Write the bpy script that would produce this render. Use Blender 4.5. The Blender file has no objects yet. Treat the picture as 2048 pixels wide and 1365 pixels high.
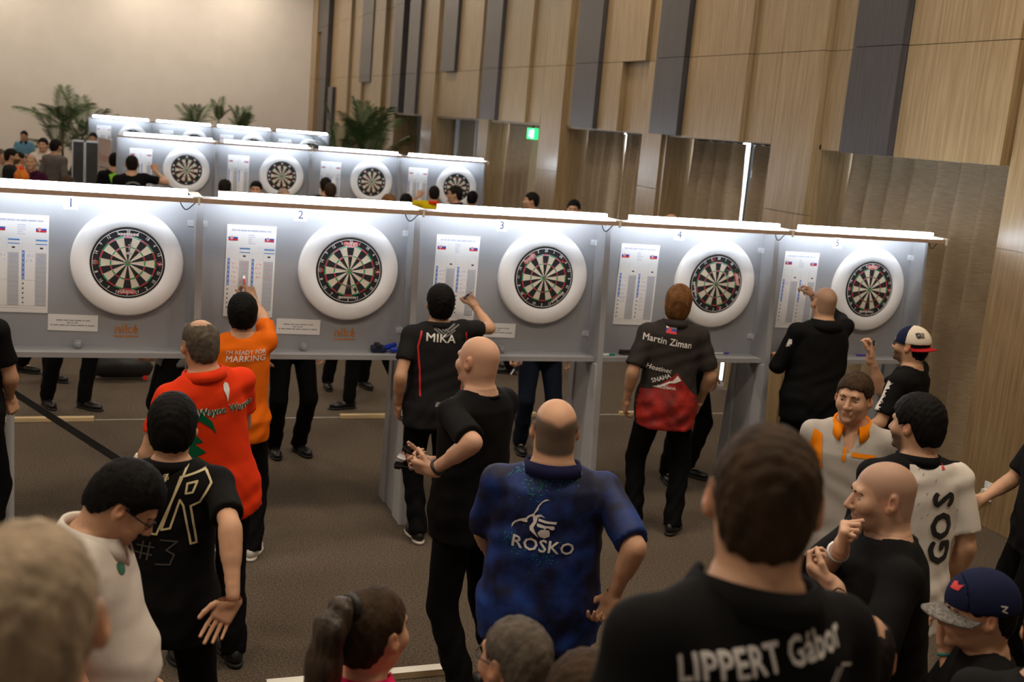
import bpy, bmesh, math, random
import numpy as np
from mathutils import Vector, Matrix
from mathutils.bvhtree import BVHTree
random.seed(7); rng = np.random.default_rng(7)
D = math.radians
scene = bpy.context.scene
COL = scene.collection

# ------------------------------------------------------------------ camera (solved from the regulation dartboards)
FPX = 2240.0
CAM = Vector((-0.1808, -7.4529, 2.7798))
YAW, PIT, ROL = 0.36212, -0.18828, 0.08510
_F = Vector((math.sin(YAW)*math.cos(PIT), math.cos(YAW)*math.cos(PIT), math.sin(PIT)))
_R0 = Vector((math.cos(YAW), -math.sin(YAW), 0)); _U0 = _R0.cross(_F)
_R = _R0*math.cos(ROL) + _U0*math.sin(ROL); _U = -_R0*math.sin(ROL) + _U0*math.cos(ROL)
cd = bpy.data.cameras.new('camera'); cam = bpy.data.objects.new('camera', cd); COL.objects.link(cam)
cd.sensor_width = 36; cd.lens = FPX*36/2048; cd.clip_start = .05; cd.clip_end = 200
M = Matrix((( _R.x, _U.x, -_F.x, CAM.x), (_R.y, _U.y, -_F.y, CAM.y), (_R.z, _U.z, -_F.z, CAM.z), (0, 0, 0, 1)))
cam.matrix_world = M
cd.dof.use_dof = True; cd.dof.focus_distance = 5.4; cd.dof.aperture_fstop = 3.2
scene.camera = cam
def ray(u, v): return _F*FPX + _R*(u-1024) - _U*(v-682.5)
def atz(u, v, z): d = ray(u, v); return CAM + d*((z-CAM.z)/d.z)
def aty(u, v, y): d = ray(u, v); return CAM + d*((y-CAM.y)/d.y)
def atx(u, v, x): d = ray(u, v); return CAM + d*((x-CAM.x)/d.x)
def atd(u, v, dep): return CAM + ray(u, v)*(dep/FPX)

# ------------------------------------------------------------------ world and exposure
w = bpy.data.worlds.new('world'); scene.world = w; w.use_nodes = True
w.node_tree.nodes['Background'].inputs[0].default_value = (.9, .95, 1, 1)
w.node_tree.nodes['Background'].inputs[1].default_value = 0.0
vs = scene.view_settings
vs.view_transform = 'Standard'; vs.look = 'None'; vs.gamma = 1; vs.use_curve_mapping = False
vs.exposure = 0.0
LAMP_W = 70.0         # each ceiling lamp, watts
LED_E = 56.0           # booth light strips
LAMP_COL = (1.0, .84, .66)

# ------------------------------------------------------------------ materials
MATS = {}
def mat(name, col, rough=.6, metal=0.0, spec=.5, var=0.0, vscale=8.0, bump=0.0, bscale=60.0, emit=None, estr=1.0, alpha=None, trans=0.0, stretch=(1, 1, 1), attr=None, col2=None, coat=0.0, contrast=None):
    if name in MATS: return MATS[name]
    m = bpy.data.materials.new(name); m.use_nodes = True; nt = m.node_tree; b = nt.nodes['Principled BSDF']
    def N(t, **k):
        n = nt.nodes.new(t)
        for a, v in k.items(): setattr(n, a, v)
        return n
    c = tuple(col) + (1,)
    b.inputs['Base Color'].default_value = c; b.inputs['Roughness'].default_value = rough; b.inputs['Metallic'].default_value = metal
    b.inputs['Specular IOR Level'].default_value = spec; b.inputs['Transmission Weight'].default_value = trans
    if coat: b.inputs['Coat Weight'].default_value = coat; b.inputs['Coat Roughness'].default_value = .25
    if emit: b.inputs['Emission Color'].default_value = tuple(emit)+(1,); b.inputs['Emission Strength'].default_value = estr
    if var or bump or attr or col2:
        tc = N('ShaderNodeTexCoord'); mp = N('ShaderNodeMapping'); mp.inputs['Scale'].default_value = stretch
        nt.links.new(tc.outputs['Object'], mp.inputs[0])
    if var or attr or col2:
        nz = N('ShaderNodeTexNoise'); nz.inputs['Scale'].default_value = vscale; nz.inputs['Detail'].default_value = 5
        nt.links.new(mp.outputs[0], nz.inputs['Vector'])
        rp = N('ShaderNodeValToRGB')
        lo, hi = contrast if contrast else (.3, .7)
        rp.color_ramp.elements[0].position = lo; rp.color_ramp.elements[1].position = hi
        if col2: rp.color_ramp.elements[0].color = c; rp.color_ramp.elements[1].color = tuple(col2)+(1,)
        else:
            rp.color_ramp.elements[0].color = tuple(max(0, x*(1-var)) for x in col)+(1,); rp.color_ramp.elements[1].color = tuple(min(1, x*(1+var)) for x in col)+(1,)
        nt.links.new(nz.outputs['Fac'], rp.inputs[0])
        if attr:
            at = N('ShaderNodeAttribute', attribute_name=attr); mx = N('ShaderNodeMix', data_type='RGBA', blend_type='MULTIPLY')
            mx.inputs['Factor'].default_value = 1
            nt.links.new(at.outputs['Color'], mx.inputs['A']); nt.links.new(rp.outputs[0], mx.inputs['B'])
            nt.links.new(mx.outputs['Result'], b.inputs['Base Color'])
        else: nt.links.new(rp.outputs[0], b.inputs['Base Color'])
    if bump:
        n2 = N('ShaderNodeTexNoise'); n2.inputs['Scale'].default_value = bscale; n2.inputs['Detail'].default_value = 4
        nt.links.new(mp.outputs[0], n2.inputs['Vector'])
        bp = N('ShaderNodeBump'); bp.inputs['Strength'].default_value = bump; bp.inputs['Distance'].default_value = .01
        nt.links.new(n2.outputs['Fac'], bp.inputs['Height']); nt.links.new(bp.outputs[0], b.inputs['Normal'])
    MATS[name] = m
    return m

WOOD = mat('oak_laminate', (.25, .165, .080), .34, var=.0, col2=(.37, .265, .145), vscale=9, stretch=(5, 5, .22), bump=.05, bscale=30, contrast=(.32, .68))
DARKWOOD = mat('dark_laminate', (.036, .032, .033), .36, col2=(.068, .061, .063), vscale=10, stretch=(6, 6, .2), bump=.05, bscale=30)
PLASTER = mat('beige_plaster', (.76, .71, .66), .85, var=.03, vscale=2, bump=.03, bscale=90)
CEIL = mat('ceiling_paint', (.62, .58, .53), .9, var=.03, vscale=3)
CARPET = mat('brown_carpet', (.062, .048, .036), .95, spec=.1, col2=(.165, .132, .100), vscale=95, bump=.6, bscale=200, contrast=(.36, .64))
PANEL = mat('grey_board', (.34, .35, .375), .45, var=.02, vscale=3, bump=.01)
PANELEDGE = mat('grey_board_edge', (.42, .43, .46), .5, var=.02, vscale=3)
MDF = mat('brown_board_edge', (.40, .28, .21), .7, var=.1, vscale=20)
WHITE = mat('white_board', (.86, .86, .86), .55, var=.01, vscale=4)
FOAM = mat('white_foam', (.86, .86, .87), .9, var=.015, vscale=6, bump=.08, bscale=150)
PAPER = mat('white_paper', (.85, .85, .86), .7, var=.01)
INK = mat('black_ink', (.03, .03, .035), .6, var=.1)
GREYINK = mat('grey_print', (.50, .52, .56), .7, var=.03)
PALEINK = mat('pale_print', (.62, .64, .74), .7, var=.03)
LINEINK = mat('line_print', (.34, .35, .40), .7, var=.03)
BLUEINK = mat('blue_print', (.13, .25, .68), .6, var=.05)
MIDBLUE = mat('header_blue', (.05, .25, .62), .6, var=.05)
FLAGBLUE = mat('flag_blue', (.02, .06, .42), .6, var=.05)
FLAGRED = mat('flag_red', (.62, .02, .03), .6, var=.05)
REDINK = mat('red_pen', (.80, .18, .20), .6, var=.1)
BLUEPEN = mat('blue_pen_ink', (.28, .33, .72), .6, var=.1)
ORANGEINK = mat('faded_orange', (.50, .20, .06), .7, var=.3, vscale=40)
CHROME = mat('bright_metal', (.70, .74, .78), .3, metal=.45, var=.05)
BLACKRUB = mat('black_rubber', (.012, .012, .014), .5, var=.2, bump=.05)
SISALB = mat('black_sisal', (.012, .012, .014), .75, var=.3, vscale=80, bump=.1, bscale=200)
SISALW = mat('cream_sisal', (.70, .63, .50), .8, var=.06, vscale=80, bump=.1, bscale=200)
SISALR = mat('red_sisal', (.58, .03, .05), .75, var=.08, vscale=80)
SISALG = mat('green_sisal', (.0, .33, .11), .75, var=.08, vscale=80)
WIRE = mat('spider_wire', (.45, .46, .48), .35, metal=1, var=.05)
NUMW = mat('number_wire', (.80, .80, .80), .5, var=.03)
BRANDRED = mat('brand_red', (.60, .05, .05), .6, var=.1)
BRANDWHITE = mat('brand_white', (.75, .66, .62), .6, var=.1)
LED = mat('led_strip', (.9, .93, 1), .4, emit=(.80, .90, 1.0), estr=LED_E, var=.01)
PINE = mat('raw_pine', (.62, .47, .27), .7, var=.15, vscale=6, stretch=(.4, 6, 6))
PAINTW = mat('white_paint', (.80, .78, .70), .6, var=.04)
TAPE = mat('chalk_line', (.42, .39, .35), .9, var=.2, vscale=14)
CURTAIN = mat('brown_curtain', (.27, .20, .125), .85, col2=(.40, .31, .205), vscale=24, stretch=(.5, .5, 7), bump=.15, bscale=120)
GLASSP = mat('clear_plastic', (.62, .67, .69), .15, trans=.45, spec=.8, var=.01)
DAY = mat('bright_daylight_pane', (.8, .85, .9), .2, emit=(.80, .90, 1), estr=3.2, var=.01)
FRAMEB = mat('dark_frame', (.02, .02, .022), .4, metal=.3, var=.1)
EXITG = mat('exit_green', (.02, .4, .14), .4, emit=(.02, .75, .22), estr=1.6, var=.02)
EXITW = mat('exit_white', (.8, .9, .8), .4, emit=(.8, 1, .85), estr=1.6, var=.02)

# ------------------------------------------------------------------ mesh helpers
def link(o, parent=None):
    COL.objects.link(o)
    if parent: o.parent = parent
    return o
def obj(name, me, m=None, parent=None, loc=None, rot=None, smooth=False):
    o = bpy.data.objects.new(name, me); link(o, parent)
    if m is not None and len(me.materials) == 0:
        for x in (m if isinstance(m, (list, tuple)) else [m]): me.materials.append(x)
    if smooth: me.shade_smooth()
    if loc is not None: o.location = loc
    if rot is not None: o.rotation_euler = rot
    return o
def tag(o, label, cat, group=None):
    o['label'] = label; o['category'] = cat
    if group: o['group'] = group
    return o
def struct(o): o['kind'] = 'structure'; return o
def empty(name, loc=(0, 0, 0), rz=0):
    o = bpy.data.objects.new(name, None); COL.objects.link(o); o.location = loc; o.rotation_euler = (0, 0, rz); o.empty_display_size = .1
    return o
class MB:
    """collects quads and polygons, with a material index each"""
    def __init__(s): s.v = []; s.f = []; s.mi = []
    def poly(s, pts, mi=0):
        n = len(s.v); s.v += [tuple(p) for p in pts]; s.f.append(tuple(range(n, n+len(pts)))); s.mi.append(mi); return s
    def box(s, a, b, mi=0):
        (x0, y0, z0), (x1, y1, z1) = a, b; n = len(s.v)
        s.v += [(x0, y0, z0), (x1, y0, z0), (x1, y1, z0), (x0, y1, z0), (x0, y0, z1), (x1, y0, z1), (x1, y1, z1), (x0, y1, z1)]
        for f in ((0, 3, 2, 1), (4, 5, 6, 7), (0, 1, 5, 4), (1, 2, 6, 5), (2, 3, 7, 6), (3, 0, 4, 7)): s.f.append(tuple(n+i for i in f)); s.mi.append(mi)
        return s
    def prism(s, pts, d, mi=0):
        """closed outline pts extruded by vector d"""
        n = len(s.v); k = len(pts); d = Vector(d)
        s.v += [tuple(p) for p in pts] + [tuple(Vector(p)+d) for p in pts]
        s.f.append(tuple(range(n+k-1, n-1, -1))); s.f.append(tuple(range(n+k, n+2*k))); s.mi += [mi, mi]
        for i in range(k):
            j = (i+1) % k; s.f.append((n+i, n+j, n+k+j, n+k+i)); s.mi.append(mi)
        return s
    def tube(s, pts, r, n=8, mi=0, close=False):
        pts = [Vector(p) for p in pts]; rs = r if isinstance(r, (list, tuple)) else [r]*len(pts); b = len(s.v); K = len(pts)
        prev = None
        for i, p in enumerate(pts):
            if close: t = (pts[(i+1) % K]-pts[i-1])
            else: t = (pts[min(i+1, K-1)]-pts[max(i-1, 0)])
            t.normalize()
            a = prev if prev is not None else (Vector((0, 0, 1)) if abs(t.z) < .9 else Vector((1, 0, 0)))
            x = (a - t*a.dot(t)).normalized(); prev = x; y = t.cross(x)
            for j in range(n):
                q = 2*math.pi*j/n; s.v.append(tuple(p + (x*math.cos(q)+y*math.sin(q))*rs[i]))
        for i in range(K if close else K-1):
            for j in range(n):
                i2 = (i+1) % K; s.f.append((b+i*n+j, b+i*n+(j+1) % n, b+i2*n+(j+1) % n, b+i2*n+j)); s.mi.append(mi)
        if not close:
            s.f.append(tuple(b+j for j in range(n-1, -1, -1))); s.f.append(tuple(b+(K-1)*n+j for j in range(n))); s.mi += [mi, mi]
        return s
    def lathe(s, prof, n=24, axis='z', mi=0, c=(0, 0, 0)):
        """prof list of (r, h); axis z or y"""
        b = len(s.v)
        for r, h in prof:
            for j in range(n):
                q = 2*math.pi*j/n
                p = (r*math.cos(q), r*math.sin(q), h) if axis == 'z' else (r*math.cos(q), h, r*math.sin(q))
                s.v.append((p[0]+c[0], p[1]+c[1], p[2]+c[2]))
        for i in range(len(prof)-1):
            for j in range(n):
                f = (b+i*n+j, b+i*n+(j+1) % n, b+(i+1)*n+(j+1) % n, b+(i+1)*n+j)
                s.f.append(f if axis == 'z' else f[::-1]); s.mi.append(mi)
        return s
    def mesh(s, name='m'):
        me = bpy.data.meshes.new(name); me.from_pydata(s.v, [], s.f); me.polygons.foreach_set('material_index', s.mi); me.update(); return me
    def build(s, name, m, parent=None, loc=None, rot=None, smooth=False): return obj(name, s.mesh(name), m, parent, loc, rot, smooth)
def boxm(name, a, b, m, parent=None, bev=0.0, loc=None, rot=None):
    if not bev: return MB().box(a, b).build(name, m, parent, loc, rot)
    bm = bmesh.new(); bmesh.ops.create_cube(bm, size=1)
    for v in bm.verts: v.co = Vector([(a[i]+b[i])/2 + v.co[i]*(b[i]-a[i]) for i in range(3)])
    bmesh.ops.bevel(bm, geom=bm.edges[:], offset=bev, segments=2, affect='EDGES', profile=.5)
    me = bpy.data.meshes.new(name); bm.to_mesh(me); bm.free(); return obj(name, me, m, parent, loc, rot)
def copy_tree(o, parent=None, loc=None):
    c = o.copy(); COL.objects.link(c); c.parent = parent
    if loc is not None: c.location = loc
    for ch in o.children: copy_tree(ch, c)
    return c
def text_mesh(txt, size=1.0, bold=0.0, shear=0.0, width=1.0, align='CENTER', spacing=1.0):
    cu = bpy.data.curves.new('t', 'FONT'); cu.body = txt; cu.size = size; cu.shear = shear; cu.space_character = spacing+bold*14/size*.1
    cu.align_x = align; cu.align_y = 'CENTER'; cu.resolution_u = 2; cu.fill_mode = 'FRONT'
    o = bpy.data.objects.new('t', cu); COL.objects.link(o); dg = bpy.context.evaluated_depsgraph_get()
    me = bpy.data.meshes.new_from_object(o.evaluated_get(dg)); bpy.data.objects.remove(o); bpy.data.curves.remove(cu)
    if bold:            # thicker strokes: the outline laid down four times, shifted
        V = [v.co.copy() for v in me.vertices]; P = [tuple(p.vertices) for p in me.polygons]; vv, pp = [], []
        for q_, (dx, dy) in enumerate(((-bold, 0), (bold, 0), (0, -bold), (0, bold))):
            n = len(vv); vv += [(v.x+dx, v.y+dy, .0004*q_) for v in V]; pp += [tuple(i+n for i in p) for p in P]
        me = bpy.data.meshes.new('t'); me.from_pydata(vv, [], pp); me.update()
    if width != 1:
        for v in me.vertices: v.co.x *= width
    return me
def text_plane(name, txt, size, m, parent, loc, rot=(math.pi/2, 0, 0), **k):
    me = text_mesh(txt, size, **k); me.materials.clear()
    return obj(name, me, m, parent, loc, rot)

# ------------------------------------------------------------------ ceiling lamps (real luminaires with an area light each)
CEIL_Z = 7.2
lamp_i = 0
def ceiling_lamp(x, y, wmul=1.0, label=None, spot=False):
    t = empty('ceiling_lamp_offscreen', (x, y, CEIL_Z))
    MB().lathe([(0, -.10), (.52, -.10), (.55, -.06), (.55, 0), (0, 0)], 24).build('lamp_housing', FRAMEB, t)
    MB().lathe([(.0, -.105), (.47, -.105), (.48, -.10)], 24).build('lamp_diffuser_offscreen', mat('lamp_diffuser', (.9, .85, .75), .5, emit=LAMP_COL, estr=6, var=.01), t)
    l = bpy.data.lights.new('lamp_light_offscreen', 'AREA'); l.shape = 'DISK'; l.size = .9; l.energy = LAMP_W*wmul; l.color = LAMP_COL
    lo = bpy.data.objects.new('lamp_light_offscreen', l); link(lo, t); lo.location = (0, 0, -.13)
    tag(t, label or 'round ceiling lamp with a warm diffuser above the dart lanes', 'lamp', 'ceiling lamps')
LAMPS = [(-6.5, -7), (-2.2, -5.2), (1.6, -5.2), (4.6, -5.6), (-6.5, -1.2), (-1.6, -1.6), (2.2, -1.6), (4.9, -1.8), (-6.5, 5.5), (-1.5, 5.5), (2.2, 5.5), (5.0, 5.5), (-6.5, 14), (-1, 14), (3.4, 14), (-6, 24), (-1, 25), (3.4, 25)]
for x, y in LAMPS: ceiling_lamp(x, y)
WL = 'wall-washing round lamp close to the beige back wall'
for x in (-7.5, -3.2, 0.9, 3.9): ceiling_lamp(x, 28.6, .95, WL)
# ------------------------------------------------------------------ room shell
XL, XW, YB, YF = -11.0, 6.4, 30.2, -12.0
struct(boxm('floor', (XL, YF, -.1), (9.5, YB, 0), CARPET))
struct(boxm('ceiling', (XL, YF, CEIL_Z), (8.2, YB+.2, CEIL_Z+.15), CEIL))
struct(boxm('wall_back', (XL, YB, 0), (XW+.6, YB+.2, CEIL_Z), PLASTER))
struct(boxm('wall_left', (XL-.2, YF, 0), (XL, YB, CEIL_Z), PLASTER))
struct(boxm('wall_front', (XL, YF-.2, 0), (8.2, YF, CEIL_Z), PLASTER))
# right wall: a core with bays cut out, clad with boards of its own
BAYS = [(-.54, 1.95), (2.68, 5.16), (5.79, 8.43), (9.29, 11.98), (12.56, 15.5), (16.34, 19.0)]
core = MB()
core.box((XW+.02, YF, 2.9), (XW+.54, YB, CEIL_Z))
y0 = YF
for a, b in BAYS: core.box((XW+.02, y0, 0), (XW+.54, a-.005, 2.9)); y0 = b+.005
core.box((XW+.02, y0, 0), (XW+.54, YB, 2.9))
wall = struct(core.build('wall_right', WOOD))
def plank(y0, y1, d, z0, z1=CEIL_Z, m=WOOD, x1=None, name='wall_board'):
    """one cladding board, standing d proud of the wall face"""
    g = .004
    zs = [z0] + [s for s in (2.17, 3.75, 5.33) if z0+.1 < s < z1-.1] + [z1]
    for a, b in zip(zs[:-1], zs[1:]):
        boxm(name, (XW-d, y0+g, a+.003), (XW+.02 if x1 is None else x1, y1-g, b-.003), m, wall)
W_, P_ = WOOD, DARKWOOD
PL = [(-12, -6.5, 0, 0, W_), (-6.5, -3.4, .08, 0, W_), (-3.4, -2.7, .14, 0, P_), (-2.7, -.54, 0, 0, W_), (-.53, .74, .08, 2.80, W_), (.74, 1.43, .15, 2.80, P_), (1.43, 1.95, 0, 2.81, W_), (1.95, 2.68, .08, 0, W_), (2.68, 3.22, .08, 2.83, W_),
      (3.22, 4.52, .14, 2.83, W_), (4.52, 5.24, .21, 2.84, P_), (5.24, 5.79, .02, 0, W_),
      (7.10, 7.93, .15, 2.85, P_), (7.93, 8.43, 0, 2.86, W_), (8.43, 9.29, .08, 0, W_), (9.29, 9.83, .08, 2.87, W_),
      (9.83, 11.15, .14, 2.87, W_), (11.15, 12.0, .21, 2.87, P_), (12.0, 12.56, .02, 0, W_),
      (12.56, 13.95, .08, 2.87, W_), (14.91, 15.5, 0, 2.87, W_), (15.5, 16.34, .08, 0, W_), (16.34, 16.72, .08, 2.88, W_),
      (16.72, 17.65, .15, 2.88, P_), (17.65, 18.2, 0, 2.88, W_), (18.2, 19.0, .15, 2.88, P_), (19.0, 20.1, .02, 0, W_), (20.1, 21.3, .12, 0, W_),
      (22.6, 24.0, .08, 0, W_), (24.0, 25.4, .16, 0, W_), (25.4, 26.2, .05, 0, W_), (26.9, 27.4, 0, 0, W_), (27.4, 28.5, .15, 0, P_), (29.3, 30.19, .14, 0, W_)]
for a, b, d, z, m in PL: plank(a, b, d, z, m=m, name='dark_board' if m is P_ else 'wall_board')
plank(5.79, 7.10, .08, 3.75); plank(6.45, 7.10, .08, 2.84, 3.75); plank(5.79, 6.45, -.01, 2.84, 3.75)
plank(13.95, 14.91, .15, 3.75, m=P_, name='dark_board'); plank(13.95, 14.91, 0, 2.87, 3.75)
plank(21.3, 22.6, .15, 3.6, m=P_, name='dark_board'); plank(21.3, 22.6, 0, 0, 3.6)
plank(26.2, 26.9, .15, 0, 3.5, m=P_, name='dark_board'); plank(26.2, 26.9, 0, 3.5); plank(28.5, 29.3, 0, 0, 5.2); plank(28.5, 29.3, .12, 5.2, m=P_, name='dark_board')
# window niches behind the curtains
def curtain(name, y0, y1, x, ztop, label, amp=.10, n=8, ph=0.0):
    nn = max(24, int((y1-y0)*56)); zs = [.02, .6, 1.4, 2.2, ztop-.12, ztop]
    mb = MB(); rows = []
    for k in range(2):
        for z in zs:
            r = []
            for i in range(nn+1):
                y = y0+(y1-y0)*i/nn; f = 1.0 if z < ztop-.2 else .7
                a = y*2*math.pi*n/2.4 + ph
                r.append((x + f*amp*(1.9*abs(math.sin(a*.5))**.7-1.15+.2*math.sin(1.3*a+1.2)) + .006*k + .008*math.sin(3*z+a), y + .022*math.sin(a+.6)+.012*math.sin(a*.7+z*.8), z))
            rows.append(r)
    b = 0
    for k in range(2):
        for r in rows[k*len(zs):(k+1)*len(zs)]: mb.v += r
    L = nn+1
    for k in range(2):
        o = k*len(zs)*L
        for j in range(len(zs)-1):
            for i in range(nn):
                q = (o+j*L+i, o+j*L+i+1, o+(j+1)*L+i+1, o+(j+1)*L+i); mb.f.append(q if k else q[::-1]); mb.mi.append(0)
    t = empty(name, (x, (y0+y1)/2, 0))
    c = mb.build('cloth', CURTAIN, None, smooth=True); c.parent = t; c.matrix_parent_inverse = Matrix.Translation((-x, -(y0+y1)/2, 0))
    MB().tube([(0, -(y1-y0)/2, ztop+.012), (0, (y1-y0)/2, ztop+.012)], .012, 8).build('curtain_rail', FRAMEB, t)
    tag(t, label, 'curtain')
CL = ['brown pleated curtain nearest the wall socket, beside the last dart booth', 'brown curtain in the second niche from the wall socket', 'brown curtain in the third niche from the wall socket', 'brown curtain half drawn below the green exit sign', None, None]
GAPS = {0: [(-.52, 1.87)], 1: [(2.70, 3.74), (3.95, 5.07)], 2: [(5.80, 7.04), (7.13, 8.33)], 3: [(9.3, 10.26), (10.42, 11.88)]}
for i, (a, b) in enumerate(BAYS):
    zt = 2.82+.005*i
    win = struct(boxm('window_%d' % (i+1), (XW+.49, a-.1, .0), (XW+.52, b+.1, 2.86), DAY)) if i < 4 else None
    # far reveal, near reveal and soffit of the niche, part of the wall
    boxm('reveal_board', (XW+.0, b-.03, 0), (XW+.36, b+.004, zt+.04), WOOD, wall)
    boxm('reveal_board', (XW+.05, a-.004, 0), (XW+.36, a+.012, zt+.04), WOOD, wall)
    boxm('soffit_board', (XW+.02, a, zt), (XW+.54, b, zt+.05), WOOD, wall)
    nm = 4
    for k in range(nm+1):
        if win is None: break
        y = a+(b-a)*k/nm; boxm('window_frame', (XW+.465, y-.025, 0), (XW+.489, y+.025, zt), FRAMEB, win)
    for k, (c0, c1) in enumerate(GAPS.get(i, [])):
        curtain('curtain', c0, c1, XW+.36, zt-.016, CL[i] if len(GAPS[i]) == 1 else CL[i]+(', narrow strip' if k == 0 else ', wide strip'), ph=i*1.3+k)
# glazed doorway far down the wall and an open one next to it, both leading to an unlit corridor
dr = struct(boxm('door_1', (XW+.44, 12.6, 0), (XW+.46, 15.45, 2.86), mat('door_glass', (.85, .88, .87), .04, var=.01, spec=.6, trans=.95)))
cr = MB(); cr.box((9.3, 12.3, 0), (9.4, 19.3, 2.98)); cr.box((XW+.54, 12.3, 0), (9.3, 12.4, 2.98)); cr.box((XW+.54, 19.2, 0), (9.3, 19.3, 2.98)); cr.box((XW+.54, 12.4, 2.9), (9.3, 19.2, 2.98))
struct(cr.build('wall_corridor', PLASTER))
for y in (12.7, 13.55, 14.0, 15.35): boxm('door_frame', (XW+.40, y-.03, 0), (XW+.47, y+.03, 2.84), CHROME, dr)
def exit_sign(y, x, z, label):
    t = empty('exit_sign', (x, y, z))
    boxm('sign_case', (-.03, -.19, -.09), (.03, .19, .09), EXITG, t, .006)
    MB().box((-.034, -.13, -.07), (-.031, -.03, .07)).build('sign_door_mark', EXITW, t)
    m = MB()
    m.prism([(-.034, .07, .06), (-.034, .07, -.02), (-.034, .10, -.02), (-.034, .045, -.07), (-.034, -.01, -.02), (-.034, .02, -.02), (-.034, .02, .06)], (.003, 0, 0)); m.build('sign_arrow', EXITW, t)
    boxm('sign_bracket', (-.01, -.02, .09), (.01, .02, .2), FRAMEB, t)
    tag(t, label, 'sign')
exit_sign(10.05, XW+.10, 2.70, 'green exit sign hanging above the half drawn curtain')
exit_sign(16.75, XW+.12, 2.72, 'green exit sign in the dark doorway behind the palm')
# wall socket with a plugged-in cable on the near pillar
t = empty('wall_socket', (XW, -.885, .29)); t.rotation_euler = (0, 0, 0)
boxm('socket_plate', (-.012, -.045, -.075), (0, .045, .075), WHITE, t, .004)
MB().lathe([(.0, 0), (.026, 0), (.028, -.006), (.020, -.006), (.018, .004), (0, .004)], 16).build('socket_ring', PAPER, t, (-.014, 0, .035), (0, -math.pi/2, 0))
MB().lathe([(.0, -.004), (.026, -.004), (.028, .004), (.02, .006), (0, .006)], 16).build('socket_ring', PAPER, t, (-.012, 0, -.035), (0, -math.pi/2, 0))
tag(t, 'white double wall socket low on the oak pillar', 'socket')
q = MB(); pts = [Vector((XW-.02, -.885, .29)), Vector((XW-.06, -.885, .285)), Vector((XW-.07, -.80, .22)), Vector((XW-.06, -.60, .10)), Vector((XW-.05, -.45, .03)), Vector((XW-.04, .1, .008)), Vector((XW-.2, .9, .008))]
q.tube(pts, .006, 6); q.box((XW-.06, -.905, .27), (XW-.015, -.865, .31))
tag(q.build('power_cable', PAINTW, None, smooth=False), 'white power cable plugged into the wall socket', 'cable')
t = boxm('light_switch', (XW-.095, 2.22, .62), (XW-.08, 2.30, .86), WHITE, None, .004); tag(t, 'narrow white switch plate on the oak pillar behind the last booths', 'switch')
# low stage under the photographer and the nearest spectators
stg = struct(boxm('floor_stage', (-6, -11.9, 0), (6.2, -5.78, .6), mat('stage_top', (.05, .045, .04), .8, var=.2)))

# ------------------------------------------------------------------ timber oche strips and chalk lines on the carpet
def lath(x0, x1, y, label, top=None, group=None):
    t = empty('oche_strip', ((x0+x1)/2, y, 0)); h = (x1-x0)/2
    boxm('timber', (-h, -.03, .001), (h, .03, .036), PINE, t, .002)
    if top: MB().box((-h, -.03, .0362), (h, .03, .038)).build('painted_top', top, t)
    tag(t, label, 'wooden strip', group)
lath(.62, 1.62, -2.39, 'pine strip with white painted top beside the woman with the ponytail', PAINTW)
for k, (a, b) in enumerate([(-.95, -.19), (1.95, 2.62), (3.45, 3.90), (4.82, 5.30)]):
    lath(a, b, 2.49, ['bare pine strip on the carpet by the black trainers under booth one', 'bare pine strip on the carpet seen left of the booth two side leg', 'bare pine strip on the carpet beside the dark jeans under booth three', 'bare pine strip on the carpet under booth four'][k], None, 'pine strips behind the front booths')
MB().box((-1.6, 2.50, .001), (6.2, 2.52, .003)).build('trim_1', TAPE); struct(bpy.data.objects['trim_1'])
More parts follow.
